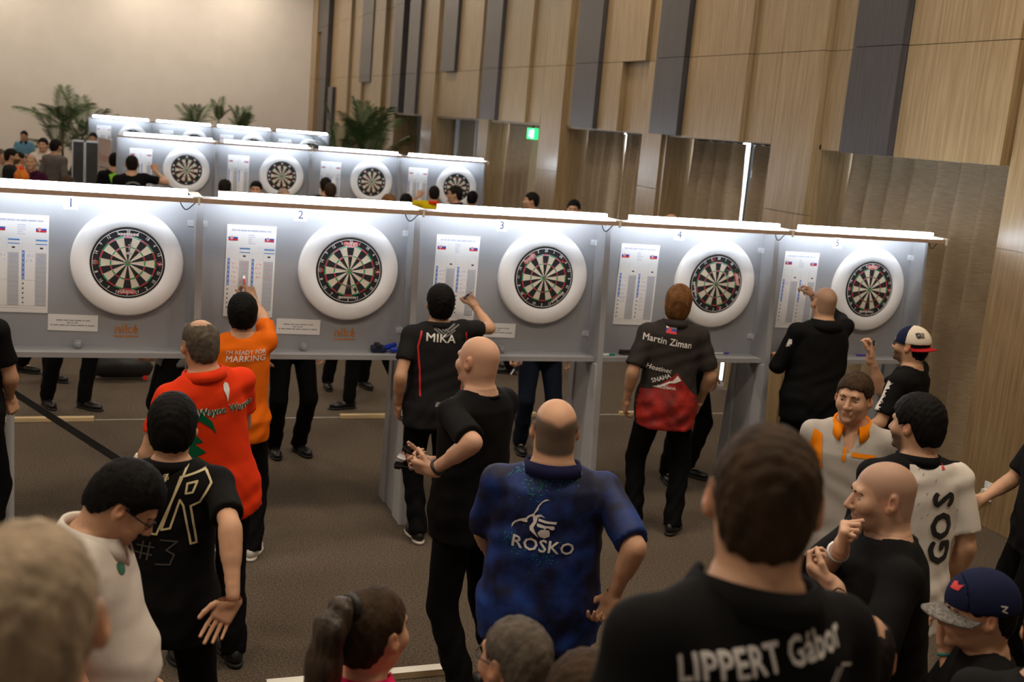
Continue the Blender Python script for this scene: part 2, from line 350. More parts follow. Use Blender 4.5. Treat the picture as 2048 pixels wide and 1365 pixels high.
# ------------------------------------------------------------------ dart booths
PITCH = 1.424
NW = ['one', 'two', 'three', 'four', 'five']
def booth_meshes():
    G = {}
    G['back'] = MB().box((-.978, .045, 1.14), (.402, .063, 2.175)).mesh('back_panel')
    prof = [(-.28, 0), (.34, 0), (.19, 2.17), (-.10, 2.17)]
    G['sideL'] = MB().prism([(-1.0, y, z) for y, z in prof], (.0215, 0, 0)).mesh('side_panel')
    G['sideR'] = MB().prism([(.4025, y, z) for y, z in prof], (.0215, 0, 0)).mesh('side_panel')
    f = lambda z: -.28+.18*z/2.17; r = lambda z: .34-.15*z/2.17
    G['batF'] = MB().prism([(.388, f(0), 0), (.388, f(0)+.20, 0), (.388, f(1.13)+.09, 1.135), (.388, f(1.13), 1.135)], (.0145, 0, 0)).mesh('leg_batten')
    G['batR'] = MB().prism([(.388, r(0)-.16, 0), (.388, r(0), 0), (.388, r(1.13), 1.135), (.388, r(1.13)-.07, 1.135)], (.0145, 0, 0)).mesh('leg_batten')
    G['shelf'] = MB().box((-.977, -.135, 1.143), (.401, .0445, 1.176)).mesh('shelf')
    b = MB(); b.box((0, -.005, -.02), (.034, 0, .02)); b.box((.034, -.036, -.02), (.039, 0, .02)); b.lathe([(0, -.010), (.006, -.010), (.007, -.005)], 8, 'y', c=(.012, 0, 0)); b.lathe([(0, -.010), (.006, -.010), (.007, -.005)], 8, 'y', c=(.026, 0, .008))
    G['brk'] = b.mesh('corner_bracket')
    G['rail'] = MB().box((-1.0, -.335, 2.163), (.4235, -.318, 2.192)).mesh('rail_edge')
    G['railtop'] = MB().box((-1.0, -.318, 2.186), (.4235, -.262, 2.192)).mesh('rail_top')
    G['led'] = MB().box((-.90, -.25, 2.196), (.335, -.205, 2.234)).mesh('light_strip')
    G['hous'] = MB().box((-.985, -.256, 2.186), (.41, -.20, 2.195)).mesh('strip_tray')
    a = MB(); a.box((.362, -.3355, 2.1935), (.4205, .05, 2.201)); a.box((.39, -.345, 2.15), (.404, -.3365, 2.203)); a.box((.39, -.345, 2.1935), (.404, -.3355, 2.201))
    G['arm'] = a.mesh('support_arm')
    c = MB(); pts = []
    for k in range(11):
        s = k/10; pts.append((.285+.13*s, -.27+.02*s, 2.18-.055*math.sin(math.pi*s)**.7-.02*math.sin(2*math.pi*s)))
    c.tube(pts, .0035, 6); G['cable'] = c.mesh('cable')
    return G
GB = booth_meshes()
def booth(x, y, label, group, detail=True):
    t = empty('dart_booth', (x, y, 0))
    obj('back_panel', GB['back'], PANEL, t); obj('side_panel', GB['sideL'], PANEL, t); obj('side_panel', GB['sideR'], PANEL, t)
    obj('leg_batten', GB['batF'], PANELEDGE, t); obj('leg_batten', GB['batR'], PANELEDGE, t)
    obj('shelf', GB['shelf'], PANEL, t)
    if detail:
        for bx_, z, fl in ((.362, 2.0, 1), (.362, 1.32, 1), (-.938, 2.0, -1), (-.938, 1.32, -1)):
            o = obj('corner_bracket', GB['brk'], CHROME, t, (bx_, .045, z))
            if fl < 0: o.rotation_euler = (0, math.pi, 0)
    tag(t, label, 'booth', group)
    g = empty('booth_light', (x, y, 0))
    obj('rail_edge', GB['rail'], MDF, g); obj('rail_top', GB['railtop'], PANELEDGE, g); obj('light_strip', GB['led'], LED, g); obj('strip_tray', GB['hous'], CHROME, g)
    obj('support_arm', GB['arm'], PAINTW, g)
    if detail: obj('cable', GB['cable'], BLACKRUB, g)
    return t, g
NUMS = [20, 1, 18, 4, 13, 6, 10, 15, 2, 17, 3, 19, 7, 16, 8, 11, 14, 9, 12, 5]
def wedge(mb, r0, r1, y0, y1, mi=0, a0=-9, a1=9, n=4, rot=0):
    A = [D(a0+(a1-a0)*k/n+rot) for k in range(n+1)]
    pts = [(r1*math.sin(a), y0, r1*math.cos(a)) for a in A] + [(r0*math.sin(a), y0, r0*math.cos(a)) for a in reversed(A)]
    mb.prism(pts, (0, y1-y0, 0), mi); return mb
SEG = {}
for nm, r0, r1 in (('single_inner', .0165, .0985), ('treble', .0995, .1065), ('single_outer', .1075, .1615), ('double', .1625, .170)):
    for par in (0, 1):
        me = wedge(MB(), r0, r1, 0, .003, a0=-8.75, a1=8.75).mesh(nm)
        me.materials.append(((SISALB, SISALW) if nm.startswith('single') else (SISALR, SISALG))[par]); SEG[nm, par] = me
BODY = MB().lathe([(0, .003), (.2235, .003), (.2255, .006), (.2255, .036), (.22, .042), (0, .042)], 64, 'y').mesh('board_body'); BODY.materials.append(SISALB); BODY.shade_flat()
BULL = MB().lathe([(.0068, .0005), (.0158, .0005), (.0158, .003)], 24, 'y').mesh('outer_bull'); BULL.materials.append(SISALG)
BULL2 = MB().lathe([(0, -.0005), (.0063, -.0005), (.0063, .003)], 16, 'y').mesh('bullseye'); BULL2.materials.append(SISALR)
_r = MB().tube([(.2125*math.sin(D(5*k)), -.001, .2125*math.cos(D(5*k))) for k in range(72)], .0017, 5, close=True)
RING = _r.mesh('number_ring'); RING.materials.append(NUMW)
_s = MB()
for k in range(20):
    a = D(9+18*k); _s.tube([(.016*math.sin(a), -.0005, .016*math.cos(a)), (.176*math.sin(a), -.0005, .176*math.cos(a))], .0006, 3)
for r in (.0163, .099, .107, .162, .1705): _s.tube([(r*math.sin(D(6*k)), -.0005, r*math.cos(D(6*k))) for k in range(60)], .0006, 3, close=True)
SPIDER = _s.mesh('spider'); SPIDER.materials.append(WIRE)
NUMT = {}
for n in NUMS:
    me = text_mesh(str(n), .030, bold=.0006, width=.8); me.materials.clear(); me.materials.append(NUMW); NUMT[n] = me
GRAND = text_mesh('GRAND', .032, bold=.0012, width=.78); GRAND.materials.clear(); GRAND.materials.append(BRANDWHITE)
GRANDB = MB().box((-.052, 0, -.0155), (.052, .0006, .0155)).mesh('brand_band'); GRANDB.materials.append(BRANDRED)
_b = MB()
for k in range(12):
    x = -.055+.0098*k; _b.box((x, 0, -.006-.003*(k % 2)), (x+.0075, .0006, .007+.002*((k*3) % 2)))
STRIP = _b.mesh('brand_strip'); STRIP.materials.append(BRANDWHITE)
_b = MB()
for k in range(7): wedge(_b, .016, .0195, 0, .0006, a0=-14, a1=14, rot=-75+k*25)
_b.box((-.011, 0, -.014), (-.002, .0006, -.002)); _b.box((.002, 0, -.012), (.010, .0006, .003)); EMBL = _b.mesh('brand_emblem'); EMBL.materials.append(BRANDRED)
_m = MB()
for k in range(20):
    for j, (r0, r1) in enumerate(((.0165, .0985), (.0995, .1065), (.1075, .1615), (.1625, .170))):
        wedge(_m, r0, r1, 0, .003, mi=(k % 2) + (2 if j in (1, 3) else 0), rot=18*k, n=2)
FARFACE = _m.mesh('scoring_face')
for m in (SISALB, SISALW, SISALR, SISALG): FARFACE.materials.append(m)
_m = MB()
for k in range(20):
    if k % 2 == 0 or k in (5, 15): wedge(_m, .188, .207, .001, .003, mi=0, a0=-4, a1=4, n=2, rot=18*k)
FARNUM = _m.mesh('number_marks'); FARNUM.materials.append(NUMW)
def dartboard(x, y, label, group, brand=0, detail=True):
    t = empty('dartboard', (x, y, 1.73)); obj('board_body', BODY, None, t)
    if detail:
        for k in range(20):
            for nm in ('single_inner', 'treble', 'single_outer', 'double'): obj(nm, SEG[nm, k % 2], None, t, None, (0, D(18*k), 0))
            a = 18*k; n = NUMS[k]; r = .1975; fl = 180 if 95 < a < 265 else 0
            obj('number', NUMT[n], None, t, (r*math.sin(D(a)), .0015, r*math.cos(D(a))), Matrix.Rotation(D(a+fl), 3, 'Y').to_4x4().to_3x3().__matmul__(Matrix.Rotation(math.pi/2, 3, 'X')).to_euler())
        obj('outer_bull', BULL, None, t); obj('bullseye', BULL2, None, t); obj('number_ring', RING, None, t); obj('spider', SPIDER, None, t)
        def onring(nm, me, a, r, flip=0, dy=.002):
            o = obj(nm, me, None, t, (r*math.sin(D(a)), dy, r*math.cos(D(a))))
            o.rotation_euler = (Matrix.Rotation(D(a+flip), 3, 'Y') @ (Matrix.Rotation(math.pi/2, 3, 'X') if me is GRAND else Matrix.Identity(3))).to_euler(); return o
        onring('brand_band', GRANDB, brand, .184, 0, .0015); onring('brand_lettering', GRAND, brand, .184, 180, .0012)
        onring('brand_strip', STRIP, brand+180, .182)
        onring('brand_emblem', EMBL, brand+90, .19); onring('brand_emblem', EMBL, brand-90, .19)
    else:
        obj('scoring_face', FARFACE, None, t)['kind'] = 'stuff'; obj('bullseye', BULL, None, t); obj('number_marks', FARNUM, None, t)['kind'] = 'stuff'
    tag(t, label, 'dartboard', group); return t
SURR = MB().lathe([(.2265, .044), (.2265, .006), (.232, .0), (.328, -.002), (.338, .004), (.341, .014), (.341, .044)], 96, 'y').mesh('surround'); SURR.materials.append(FOAM); SURR.shade_smooth()
def surround(x, y, label, group):
    o = bpy.data.objects.new('dartboard_surround', SURR); COL.objects.link(o); o.location = (x, y, 1.73)
    tag(o, label, 'surround', group)

# ---- score sheets
def flag(mb, x, z, s=1.0, iw=1, ib=2, ir=3, y=-.0055, y1=-.0045):
    W, H = .060*s, .034*s
    mb.box((x, y, z+H*2/3), (x+W, y1, z+H), iw); mb.box((x, y, z+H/3), (x+W, y1, z+H*2/3), ib); mb.box((x, y, z), (x+W, y1, z+H/3), ir)
    c = x+W*.34; y2 = y-.0006
    mb.prism([(c-.0095*s, y2, z+H*.86), (c+.0095*s, y2, z+H*.86), (c+.0095*s, y2, z+H*.42), (c, y2, z+H*.12), (c-.0095*s, y2, z+H*.42)], (0, .0006, 0), iw)
    mb.prism([(c-.007*s, y2-.0004, z+H*.80), (c+.007*s, y2-.0004, z+H*.80), (c+.007*s, y2-.0004, z+H*.46), (c, y2-.0004, z+H*.24), (c-.007*s, y2-.0004, z+H*.46)], (0, .0004, 0), ir)
    mb.box((c-.0012*s, y2-.0008, z+H*.34), (c+.0012*s, y2-.0004, z+H*.78), iw); mb.box((c-.0045*s, y2-.0008, z+H*.58), (c+.0045*s, y2-.0004, z+H*.66), iw)
def sheet(x, y, tilt, label, pen, rows=(0, 0), hdr=True, detail=True, group='score sheets on the front booths', seed=0):
    """white board with a printed two-column table; origin at its lower left corner"""
    R = random.Random(seed)
    t = empty('score_sheet', (x, y, 1.393)); t.rotation_euler = (0, D(tilt), 0)
    boxm('sheet', (0, -.004, 0), (.32, .0, .612), WHITE, t)
    for fx in (.012, .246):
        f = MB(); flag(f, fx, .508); f.build('flag_print', [INK, WHITE, FLAGBLUE, FLAGRED], t)
    p = MB(); Y0, Y1 = -.0050, -.0042
    # 0 grey column, 1 line, 2 blue, 3 header blue, 4 pale text
    for cx in (.088, .246):
        p.box((cx, Y0, .045), (cx+.062, Y1, .375), 0)
        for k in range(12):
            z = .045+.330*k/11; p.box((cx-.012*0, Y0-.0003, z-.0005), (cx+.062, Y0, z+.0008), 1)
        if hdr:
            p.box((cx, Y0, .452), (cx+.066, Y1, .460), 3); p.box((cx, Y0, .430), (cx+.066, Y1, .4345), 3)
    for cx in (.012, .168):
        p.box((cx, Y0, .210), (cx+.015, Y1, .390), 2)
        for k in range(6): p.box((cx+.005, Y0-.0004, .218+.030*k), (cx+.0095, Y0, .228+.030*k), 5)
        for k in range(5): p.box((cx+.004, Y0, .058+.030*k), (cx+.011, Y1, .068+.030*k), 6)
    for z in (.030, .045, .205, .385, .465): p.box((.012, Y0, z), (.308, Y1, z+.0007), 4)
    for xx in (.012, .085, .150, .168, .245, .308): p.box((xx, Y0, .045), (xx+.0007, Y1, .465), 4)
    p.box((.030, Y0, .575), (.288, Y1, .5775), 4); xx = .030
    while xx < .275:
        l = R.choice((.018, .028, .036, .045)); p.box((xx, Y0, .571), (min(xx+l, .288), Y1, .583), 4); xx += l+.007
    for k in range(5):
        l = R.uniform(.02, .05); p.box((.140, Y0, .545-.014*k), (.140+l, Y1, .551-.014*k), 4)
    p.box((.110, Y0, .402), (.128, Y1, .412), 6); p.box((.270, Y0, .402), (.288, Y1, .412), 6)
    p.build('table_print', [GREYINK, LINEINK, BLUEINK, MIDBLUE, PALEINK, WHITE, INK], t)
    if detail and pen is not None:
        h = MB()
        for c, (cx, n) in enumerate(((.034, rows[0]), (.095, rows[0]), (.190, rows[1]), (.252, rows[1]))):
            for k in range(n):
                z = .372-.030*k-.014; q = cx+R.uniform(0, .008)
                for d in range(3):
                    pts = [(q+R.uniform(0, .010), z+R.uniform(-.009, .009)) for _ in range(4)]
                    for a, b in zip(pts[:-1], pts[1:]):
                        dx, dz = b[0]-a[0], b[1]-a[1]; L = math.hypot(dx, dz)+1e-6; nx, nz = -dz/L*.0009, dx/L*.0009
                        h.poly([(a[0]-nx, -.0056, a[1]-nz), (b[0]-nx, -.0056, b[1]-nz), (b[0]+nx, -.0056, b[1]+nz), (a[0]+nx, -.0056, a[1]+nz)])
                    q += .0135
        h.build('handwriting', pen, t)['kind'] = 'stuff'
    tag(t, label, 'score sheet', group)
PEN = {}
def note(x, y, label, tilt=1.0):
    t = empty('paper_notice', (x, y, 1.33)); t.rotation_euler = (0, D(tilt), 0)
    boxm('paper', (-.148, -.0025, -.052), (.148, 0, .052), PAPER, t)
    p = MB(); R = random.Random(5)
    for z, x0, x1 in ((.016, -.10, .10), (.0, -.036, .04), (-.016, -.132, .135)):
        q = x0
        while q < x1-.008:
            l = min(R.choice((.012, .02, .026, .034, .04)), x1-q); p.box((q, -.0032, z-.0026), (q+l, -.0027, z+.0026)); q += l+.006
    p.build('notice_lines', mat('notice_ink', (.20, .21, .24), .7, var=.1), t)
    tag(t, label, 'notice', 'printed notices below the score sheets')
def number_card(x, y, n, z=2.09):
    t = empty('number_card', (x, y, z)); boxm('card', (-.042, -.002, -.042), (.042, 0, .042), PAPER, t)
    text_plane('number', str(n), .078, mat('card_digit', (.03, .04, .10), .6, var=.05), t, (0, -.0026, -.002), bold=.0012)
    tag(t, 'white card printed with the number %s above its dartboard' % NW[n-1], 'card')
def cup(x, y, label):
    t = empty('plastic_cup', (x, y, 1.1765))
    MB().lathe([(.0, .002), (.017, .002), (.016, .0), (.020, 0), (.024, .052), (.0225, .052), (.0185, .004), (0, .004)], 20).build('cup_wall', GLASSP, t, smooth=True)
    MB().lathe([(.0235, .050), (.0255, .051), (.0255, .0545), (.0235, .055)], 20).build('cup_rim', GLASSP, t)
    tag(t, label, 'cup', 'small cups on the booth shelves')

YR2, YR3 = 10.27, 21.30
ROW1 = [i*PITCH for i in range(5)]
for i, x in enumerate(ROW1):
    n = i+1
    bt, bl = booth(x, 0, 'grey dart booth of the front row, numbered %s' % NW[i], 'front row of dart booths')
    tag(bl, 'white light strip on a brown rail along the top of booth %s' % NW[i], 'light', 'front row booth lights')
    dartboard(x, 0, ['dartboard of front booth one with the red brand band at the bottom', 'dartboard of front booth two with the red brand band at the top', 'dartboard of front booth three with its brand band at upper left', 'dartboard of front booth four with its brand band on the right side', 'dartboard of front booth five next to the curtain'][i], 'front row dartboards', [180, 0, -42, 75, 0][i])
    surround(x, 0, 'round white foam surround on front booth %s' % NW[i], 'front row surrounds')
    number_card(x-.34, .043, n)
    sheet(x-.82+(.03 if i == 0 else 0), .0448, .6, ['score sheet of booth one marked with faint blue pen', 'score sheet of booth two being filled in with red pen', 'score sheet of booth three behind the raised fist', 'score sheet of booth four beside the man in the grey and red shirt', 'score sheet of booth five behind the shaven man in black'][i], [BLUEPEN, REDINK, BLUEPEN, BLUEPEN, BLUEPEN][i], [(2, 2), (5, 4), (6, 6), (7, 9), (1, 2)][i], i < 2, seed=i)
    if i < 3: note(x-.32, .044, ['printed white notice taped beneath the dartboard of booth one', 'printed white notice taped beneath the dartboard of booth two', 'printed white notice taped beneath the dartboard of booth three'][i])
    if i < 3: cup(x-.29, -.02, 'small clear cup standing on the shelf of booth %s' % NW[i])
    if i < 2:
        t = empty('orange_logo_sticker', (x+.0, .0435, 1.285)); text_plane('lettering', 'niké', .085, ORANGEINK, t, (0, 0, .01), bold=.002, width=1.0)
        MB().box((-.075, -.0004, -.042), (.075, .0004, -.032)).build('underline', ORANGEINK, t); tag(t, 'faded orange lettering under the dartboard of booth %s' % NW[i], 'sticker', 'orange stickers')
for r, (Y, x0, nm) in enumerate(((YR2, 1.063, 'second'), (YR3, .578, 'rear'))):
    for i in range(4):
        x = x0+i*PITCH; where = ['at its free end by the pink banner', 'second from the banner end', 'third from the banner end', 'at its end by the oak wall'][i] if r == 0 else ['first from the tall palm', 'second from the tall palm', 'third from the tall palm', 'nearest the oak wall'][i]
        bt, bl = booth(x, Y, 'grey dart booth of the %s row, %s' % (nm, where), '%s row of dart booths' % nm, False)
        tag(bl, 'glowing light strip on the %s row booth %s' % (nm, where), 'light', '%s row booth lights' % nm)
        dartboard(x, Y, 'dartboard on the %s row booth %s' % (nm, where), '%s row dartboards' % nm, 0, False)
        surround(x, Y, 'white foam surround on the %s row booth %s' % (nm, where), '%s row surrounds' % nm)
        sheet(x-.82, Y+.0448, .4, 'score sheet on the %s row booth %s' % (nm, where), None, (0, 0), False, False, '%s row score sheets' % nm, seed=20+i+r*4)
# the backs of the front row carry boards too; only their panels' rear side matters for the light

# ---- small things on the shelves
def marker(p0, p1, r, body, cap, label, name='marker_pen', group=None, tip=True):
    p0, p1 = Vector(p0), Vector(p1); t = empty(name, p0); d = p1-p0
    MB().tube([(0, 0, 0), d*.62], r, 10).build('barrel', body, t); MB().tube([d*.62, d*.97, d], [r*1.12, r*1.05, r*.6], 10).build('cap', cap, t)
    if tip: MB().tube([d*-.10, d*-.02, (0, 0, 0)], [r*.25, r*.5, r*.95], 8).build('tip', INK, t)
    tag(t, label, 'pen', group)
PW = mat('pen_white', (.8, .8, .8), .4, var=.02); PG = mat('pen_green', (.0, .25, .17), .4, var=.05); PR = mat('pen_red', (.7, .02, .02), .35, var=.05); PB = mat('pen_blue', (.02, .12, .5), .35, var=.05); PV = mat('pen_violet', (.10, .05, .45), .4, var=.05)
marker((3.30, -.09, 1.184), (3.44, -.07, 1.184), .008, PW, PG, 'white marker pen with a green cap on the shelf of booth four')
marker((4.33, .01, 1.184), (4.47, .02, 1.184), .007, PW, PV, 'pen with a violet cap on the shelf of booth four', tip=False)
marker((5.66, .0, 1.184), (5.79, .0, 1.184), .008, PV, PV, 'violet pen lying on the shelf of booth five', tip=False)
t = empty('board_eraser', (3.55, -.03, 1.177)); boxm('felt', (-.05, -.025, 0), (.05, .025, .016), INK, t, .004); boxm('grip', (-.05, -.022, .016), (.05, .022, .034), BLACKRUB, t, .006); tag(t, 'black board eraser on the shelf of booth four', 'eraser')
NAVY = mat('navy_fabric', (.008, .012, .06), .55, var=.3, vscale=30); BLUEP = mat('blue_plastic', (.01, .05, .5), .3, var=.1)
t = empty('dart_wallet', (1.70, -.03, 1.177)); boxm('wallet', (-.10, -.04, 0), (.0, .04, .045), NAVY, t, .012); boxm('flap', (-.075, -.045, .03), (-.035, .043, .062), BLACKRUB, t, .01); MB().tube([(-.02, -.02, .027), (.075, .02, .05)], [.022, .016], 10).build('blue_case', BLUEP, t); MB().tube([(.03, -.03, .02), (.09, -.03, .025)], .018, 10).build('blue_case', BLUEP, t)
tag(t, 'navy and bright blue dart wallet on the shelf corner of booth two', 'wallet')
def dart(tip, tail, label, flight, group=None, parent=None):
    """a dart from its point to the end of its flight"""
    tip, tail = Vector(tip), Vector(tail); d = (tail-tip).normalized(); L = .155
    t = empty('dart', tip); q = d.to_track_quat('Z', 'Y'); t.rotation_mode = 'QUATERNION'; t.rotation_quaternion = q
    MB().tube([(0, 0, 0), (0, 0, .032)], [.0004, .0012], 6).build('point', CHROME, t)
    MB().tube([(0, 0, .03), (0, 0, .036), (0, 0, .078), (0, 0, .084)], [.002, .0036, .0036, .002], 10).build('barrel', WIRE, t)
    MB().tube([(0, 0, .083), (0, 0, .135)], [.0022, .0016], 8).build('shaft', BLACKRUB, t)
    for k in range(4):
        c, s = math.cos(k*math.pi/2), math.sin(k*math.pi/2)
        pts = [(c*.001, s*.001, .112), (c*.018, s*.018, .126), (c*.018, s*.018, .150), (c*.001, s*.001, .156)]
        MB().prism(pts, (-s*.0012, c*.0012, 0)).build('flight', flight, t)
    tag(t, label, 'dart', group); return t
FLB = mat('flight_black', (.015, .015, .018), .4, var=.1); FLW = mat('flight_white', (.75, .75, .78), .4, var=.05); FLG = mat('flight_darkgreen', (.01, .05, .03), .4, var=.1)
for x, z, dz_ in ((.018, .135, .0), (.008, .118, -.042)): dart((ROW1[0]+x, -.002, 1.73+z), (ROW1[0]+x-.004, -.15, 1.73+z+dz_), 'dart with a white flight stuck near the 20 on the booth one board', FLW, 'darts in the booth one board')
for x, z, dx_ in ((-.012, -.085, -.020), (.0, -.095, .020)): dart((ROW1[1]+x, -.002, 1.73+z), (ROW1[1]+x+dx_, -.15, 1.73+z-.012), 'dart with a black flight stuck above the 3 on the booth two board', FLB, 'darts in the booth two board')
for x, z, dx_, dz_ in ((.035, .105, -.034, .0), (.048, .098, .004, -.045), (.058, .112, .036, .012)): dart((ROW1[3]+x, -.002, 1.73+z), (ROW1[3]+x+dx_, -.15, 1.73+z+dz_), 'dart with a dark green flight in the booth four board', FLG, 'darts in the booth four board')

# ------------------------------------------------------------------ palms
LEAF = mat('palm_leaf', (.035, .075, .022), .5, var=.0, col2=(.10, .15, .05), vscale=5); STEM = mat('palm_stem', (.16, .13, .06), .7, var=.2, vscale=10)
POT = mat('grey_pot', (.10, .10, .10), .6, var=.1); SOIL = mat('soil', (.03, .02, .015), .95, var=.3, vscale=30)
def frond_mesh(L, seed, nl=26, droop=.5):
    R = random.Random(seed); mb = MB(); pts = []
    for k in range(9):
        s = k/8; pts.append(Vector((0, L*(s-.12*s*s*droop), L*(.25*s-.75*droop*s*s))))
    mb.tube(pts, [.012*(1-.8*k/8) for k in range(9)], 5)
    for k in range(nl):
        s = .18+.82*k/nl; i = min(7, int(s*8)); f = s*8-i; p = pts[i].lerp(pts[i+1], f); tdir = (pts[i+1]-pts[i]).normalized()
        ll = L*.42*(math.sin(math.pi*(.12+.8*s))**.7)*R.uniform(.85, 1.1)
        for sd in (-1, 1):
            q = (Vector((sd, 0, .12)).normalized()*.72+tdir*.75).normalized(); wv = tdir*.016*L/1.2
            m1 = p+q*ll*.5+Vector((0, 0, -.02*ll)); e = p+q*ll+Vector((0, 0, -.28*ll))
            mb.poly([p-wv*.4, m1-wv, m1+wv, p+wv*.4]); mb.poly([m1-wv, e, m1+wv])
    return mb.mesh('frond')
FR = [frond_mesh(1.15, 1, droop=.35), frond_mesh(1.0, 2, droop=.7), frond_mesh(1.3, 3, droop=.15)]
for f in FR: f.materials.append(LEAF)
def palm(x, y, hs, n, label, tilt=(15, 70), scale=1.0, rs=1):
    R = random.Random(rs); t = empty('potted_palm', (x, y, 0))
    MB().lathe([(0, .0), (.20, 0), (.26, .42), (.28, .43), (.28, .46), (.24, .46), (.235, .40), (0, .40)], 20).build('pot', POT, t)
    MB().lathe([(.0, .41), (.234, .41), (.234, .39)], 20).build('soil', SOIL, t)
    for h, ox, oy, nf in hs:
        MB().tube([(ox*.3, oy*.3, .38), (ox*.7, oy*.7, h*.6), (ox, oy, h)], [.045*scale, .035*scale, .022*scale], 8).build('trunk', STEM, t)
        for k in range(nf):
            az = 2*math.pi*k/nf*1.0+R.uniform(-.3, .3); el = D(R.uniform(*tilt)) if k else D(78)
            o = obj('frond', FR[k % 3], None, t, (ox, oy, h))
            o.rotation_euler = (Matrix.Rotation(az, 3, 'Z') @ Matrix.Rotation(el, 3, 'X')).to_euler(); s = scale*R.uniform(.8, 1.1); o.scale = (s, s, s)
    tag(t, label, 'plant')
p = aty(128, 250, 27.6)
palm(p.x, 27.6, [(1.75, -.05, 0, 10), (1.45, .5, .1, 8), (.95, -.2, .2, 8), (.8, .5, -.2, 7)], 0, 'tall potted palm against the beige wall behind the grey display panels', (8, 62), 1.05, 3)
for u, Yp, s, h, nf, lab in ((388, 27.3, .72, 1.9, 9, 'potted palm with low arching fronds showing above the rear booths'), (437, 29.2, .62, 2.1, 6, 'thin upright palm between two bushier palms above the rear booths'), (480, 27.5, .72, 1.85, 10, 'bushy fan of palm fronds above the rear booths, the one towards the oak wall')):
    p = aty(u, 250, Yp); palm(p.x, Yp, [(h, 0, 0, nf)], 0, lab, (35, 78), s, u)
palm(5.2, 17.4, [(2.0, .1, 0, 10), (1.5, -.35, .3, 8), (1.6, .25, -.2, 8)], 0, 'big dark palm in front of the unlit doorway beside the oak wall', (25, 75), 1.05, 9)

# ------------------------------------------------------------------ grey display panels and the pink roll-up banner
GREYF = mat('grey_felt', (.055, .06, .062), .8, var=.1, vscale=20); PINKB = mat('pale_pink_banner', (.66, .55, .52), .6, var=.03)
def disp(u0, u1, Y, ztop, label):
    a, b = aty(u0, 300, Y), aty(u1, 300, Y); w_ = b.x-a.x; t = empty('display_panel', ((a.x+b.x)/2, Y, 0))
    boxm('felt_board', (-w_/2, -.02, .12), (w_/2, .02, ztop-.03), GREYF, t)
    boxm('top_profile', (-w_/2, -.025, ztop-.03), (w_/2, .025, ztop), CHROME, t)
    for s in (-1, 1): boxm('post', (s*w_/2-.018*(s > 0), -.025, 0), (s*w_/2+.018*(s < 0), .025, ztop), CHROME, t); boxm('foot', (s*(w_/2-.02)-.02, -.2, 0), (s*(w_/2-.02)+.02, .2, .02), CHROME, t)
    tag(t, label, 'display panel', 'grey display panels')
Yd = 13.2
zt = aty(170, 281, Yd).z
disp(144, 169.5, Yd, zt, 'grey felt display panel standing away from the pink banner'); disp(170, 198, Yd, zt, 'grey felt display panel joined to the pink banner side')
a, b = aty(197, 274, 12.9), aty(222, 280, 12.3); t = empty('roll_up_banner', ((a.x+b.x)/2, (12.9+12.3)/2, 0)); dx, dy = b.x-a.x, -.6; L = math.hypot(dx, dy); t.rotation_euler = (0, 0, math.atan2(dy, dx))
zb = a.z
boxm('banner_sheet', (-L/2, -.004, .08), (L/2, .004, zb-.02), PINKB, t); boxm('top_bar', (-L/2, -.012, zb-.02), (L/2, .012, zb), CHROME, t); boxm('base', (-L/2, -.1, 0), (L/2, .1, .08), CHROME, t, .01)
text_plane('banner_lettering', 'X-store', .20, mat('banner_red', (.60, .20, .15), .6, var=.05), t, (-.0, -.0055, zb-.32), width=.8)
MB().box((-L*.36, -.006, zb-.50), (L*.36, -.0052, zb-.475)).build('banner_subline', mat('banner_grey', (.35, .28, .27), .7, var=.05), t)
m = MB(); m.poly([(-L*.42, -.0056, .1), (L*.28, -.0056, .1), (L*.18, -.0056, zb-1.5), (L*.02, -.0056, zb-1.25), (-L*.12, -.0056, zb-1.05), (-L*.2, -.0056, zb-1.15), (-L*.42, -.0056, zb-1.35)]); m.build('banner_figure', mat('banner_dark', (.06, .045, .045), .7, var=.4, vscale=12), t)
tag(t, 'pale pink roll-up banner with red lettering beside grey panels', 'banner')
# black sports bag on the carpet behind booth 1
t = empty('sports_bag', (.06, 4.0, 0)); me = MB().tube([(-.28, 0, .09), (-.2, 0, .13), (0, 0, .15), (.2, 0, .13), (.28, 0, .09)], [.05, .11, .13, .11, .05], 14).build('bag_body', BLACKRUB, t, smooth=True)
boxm('red_trim', (.20, -.10, .02), (.24, -.085, .06), PR, t); MB().tube([(-.15, 0, .24), (-.1, 0, .33), (.1, 0, .33), (.15, 0, .24)], .012, 6).build('handle', BLACKRUB, t)
tag(t, 'black sports bag with red trim on the carpet behind booth one', 'bag')
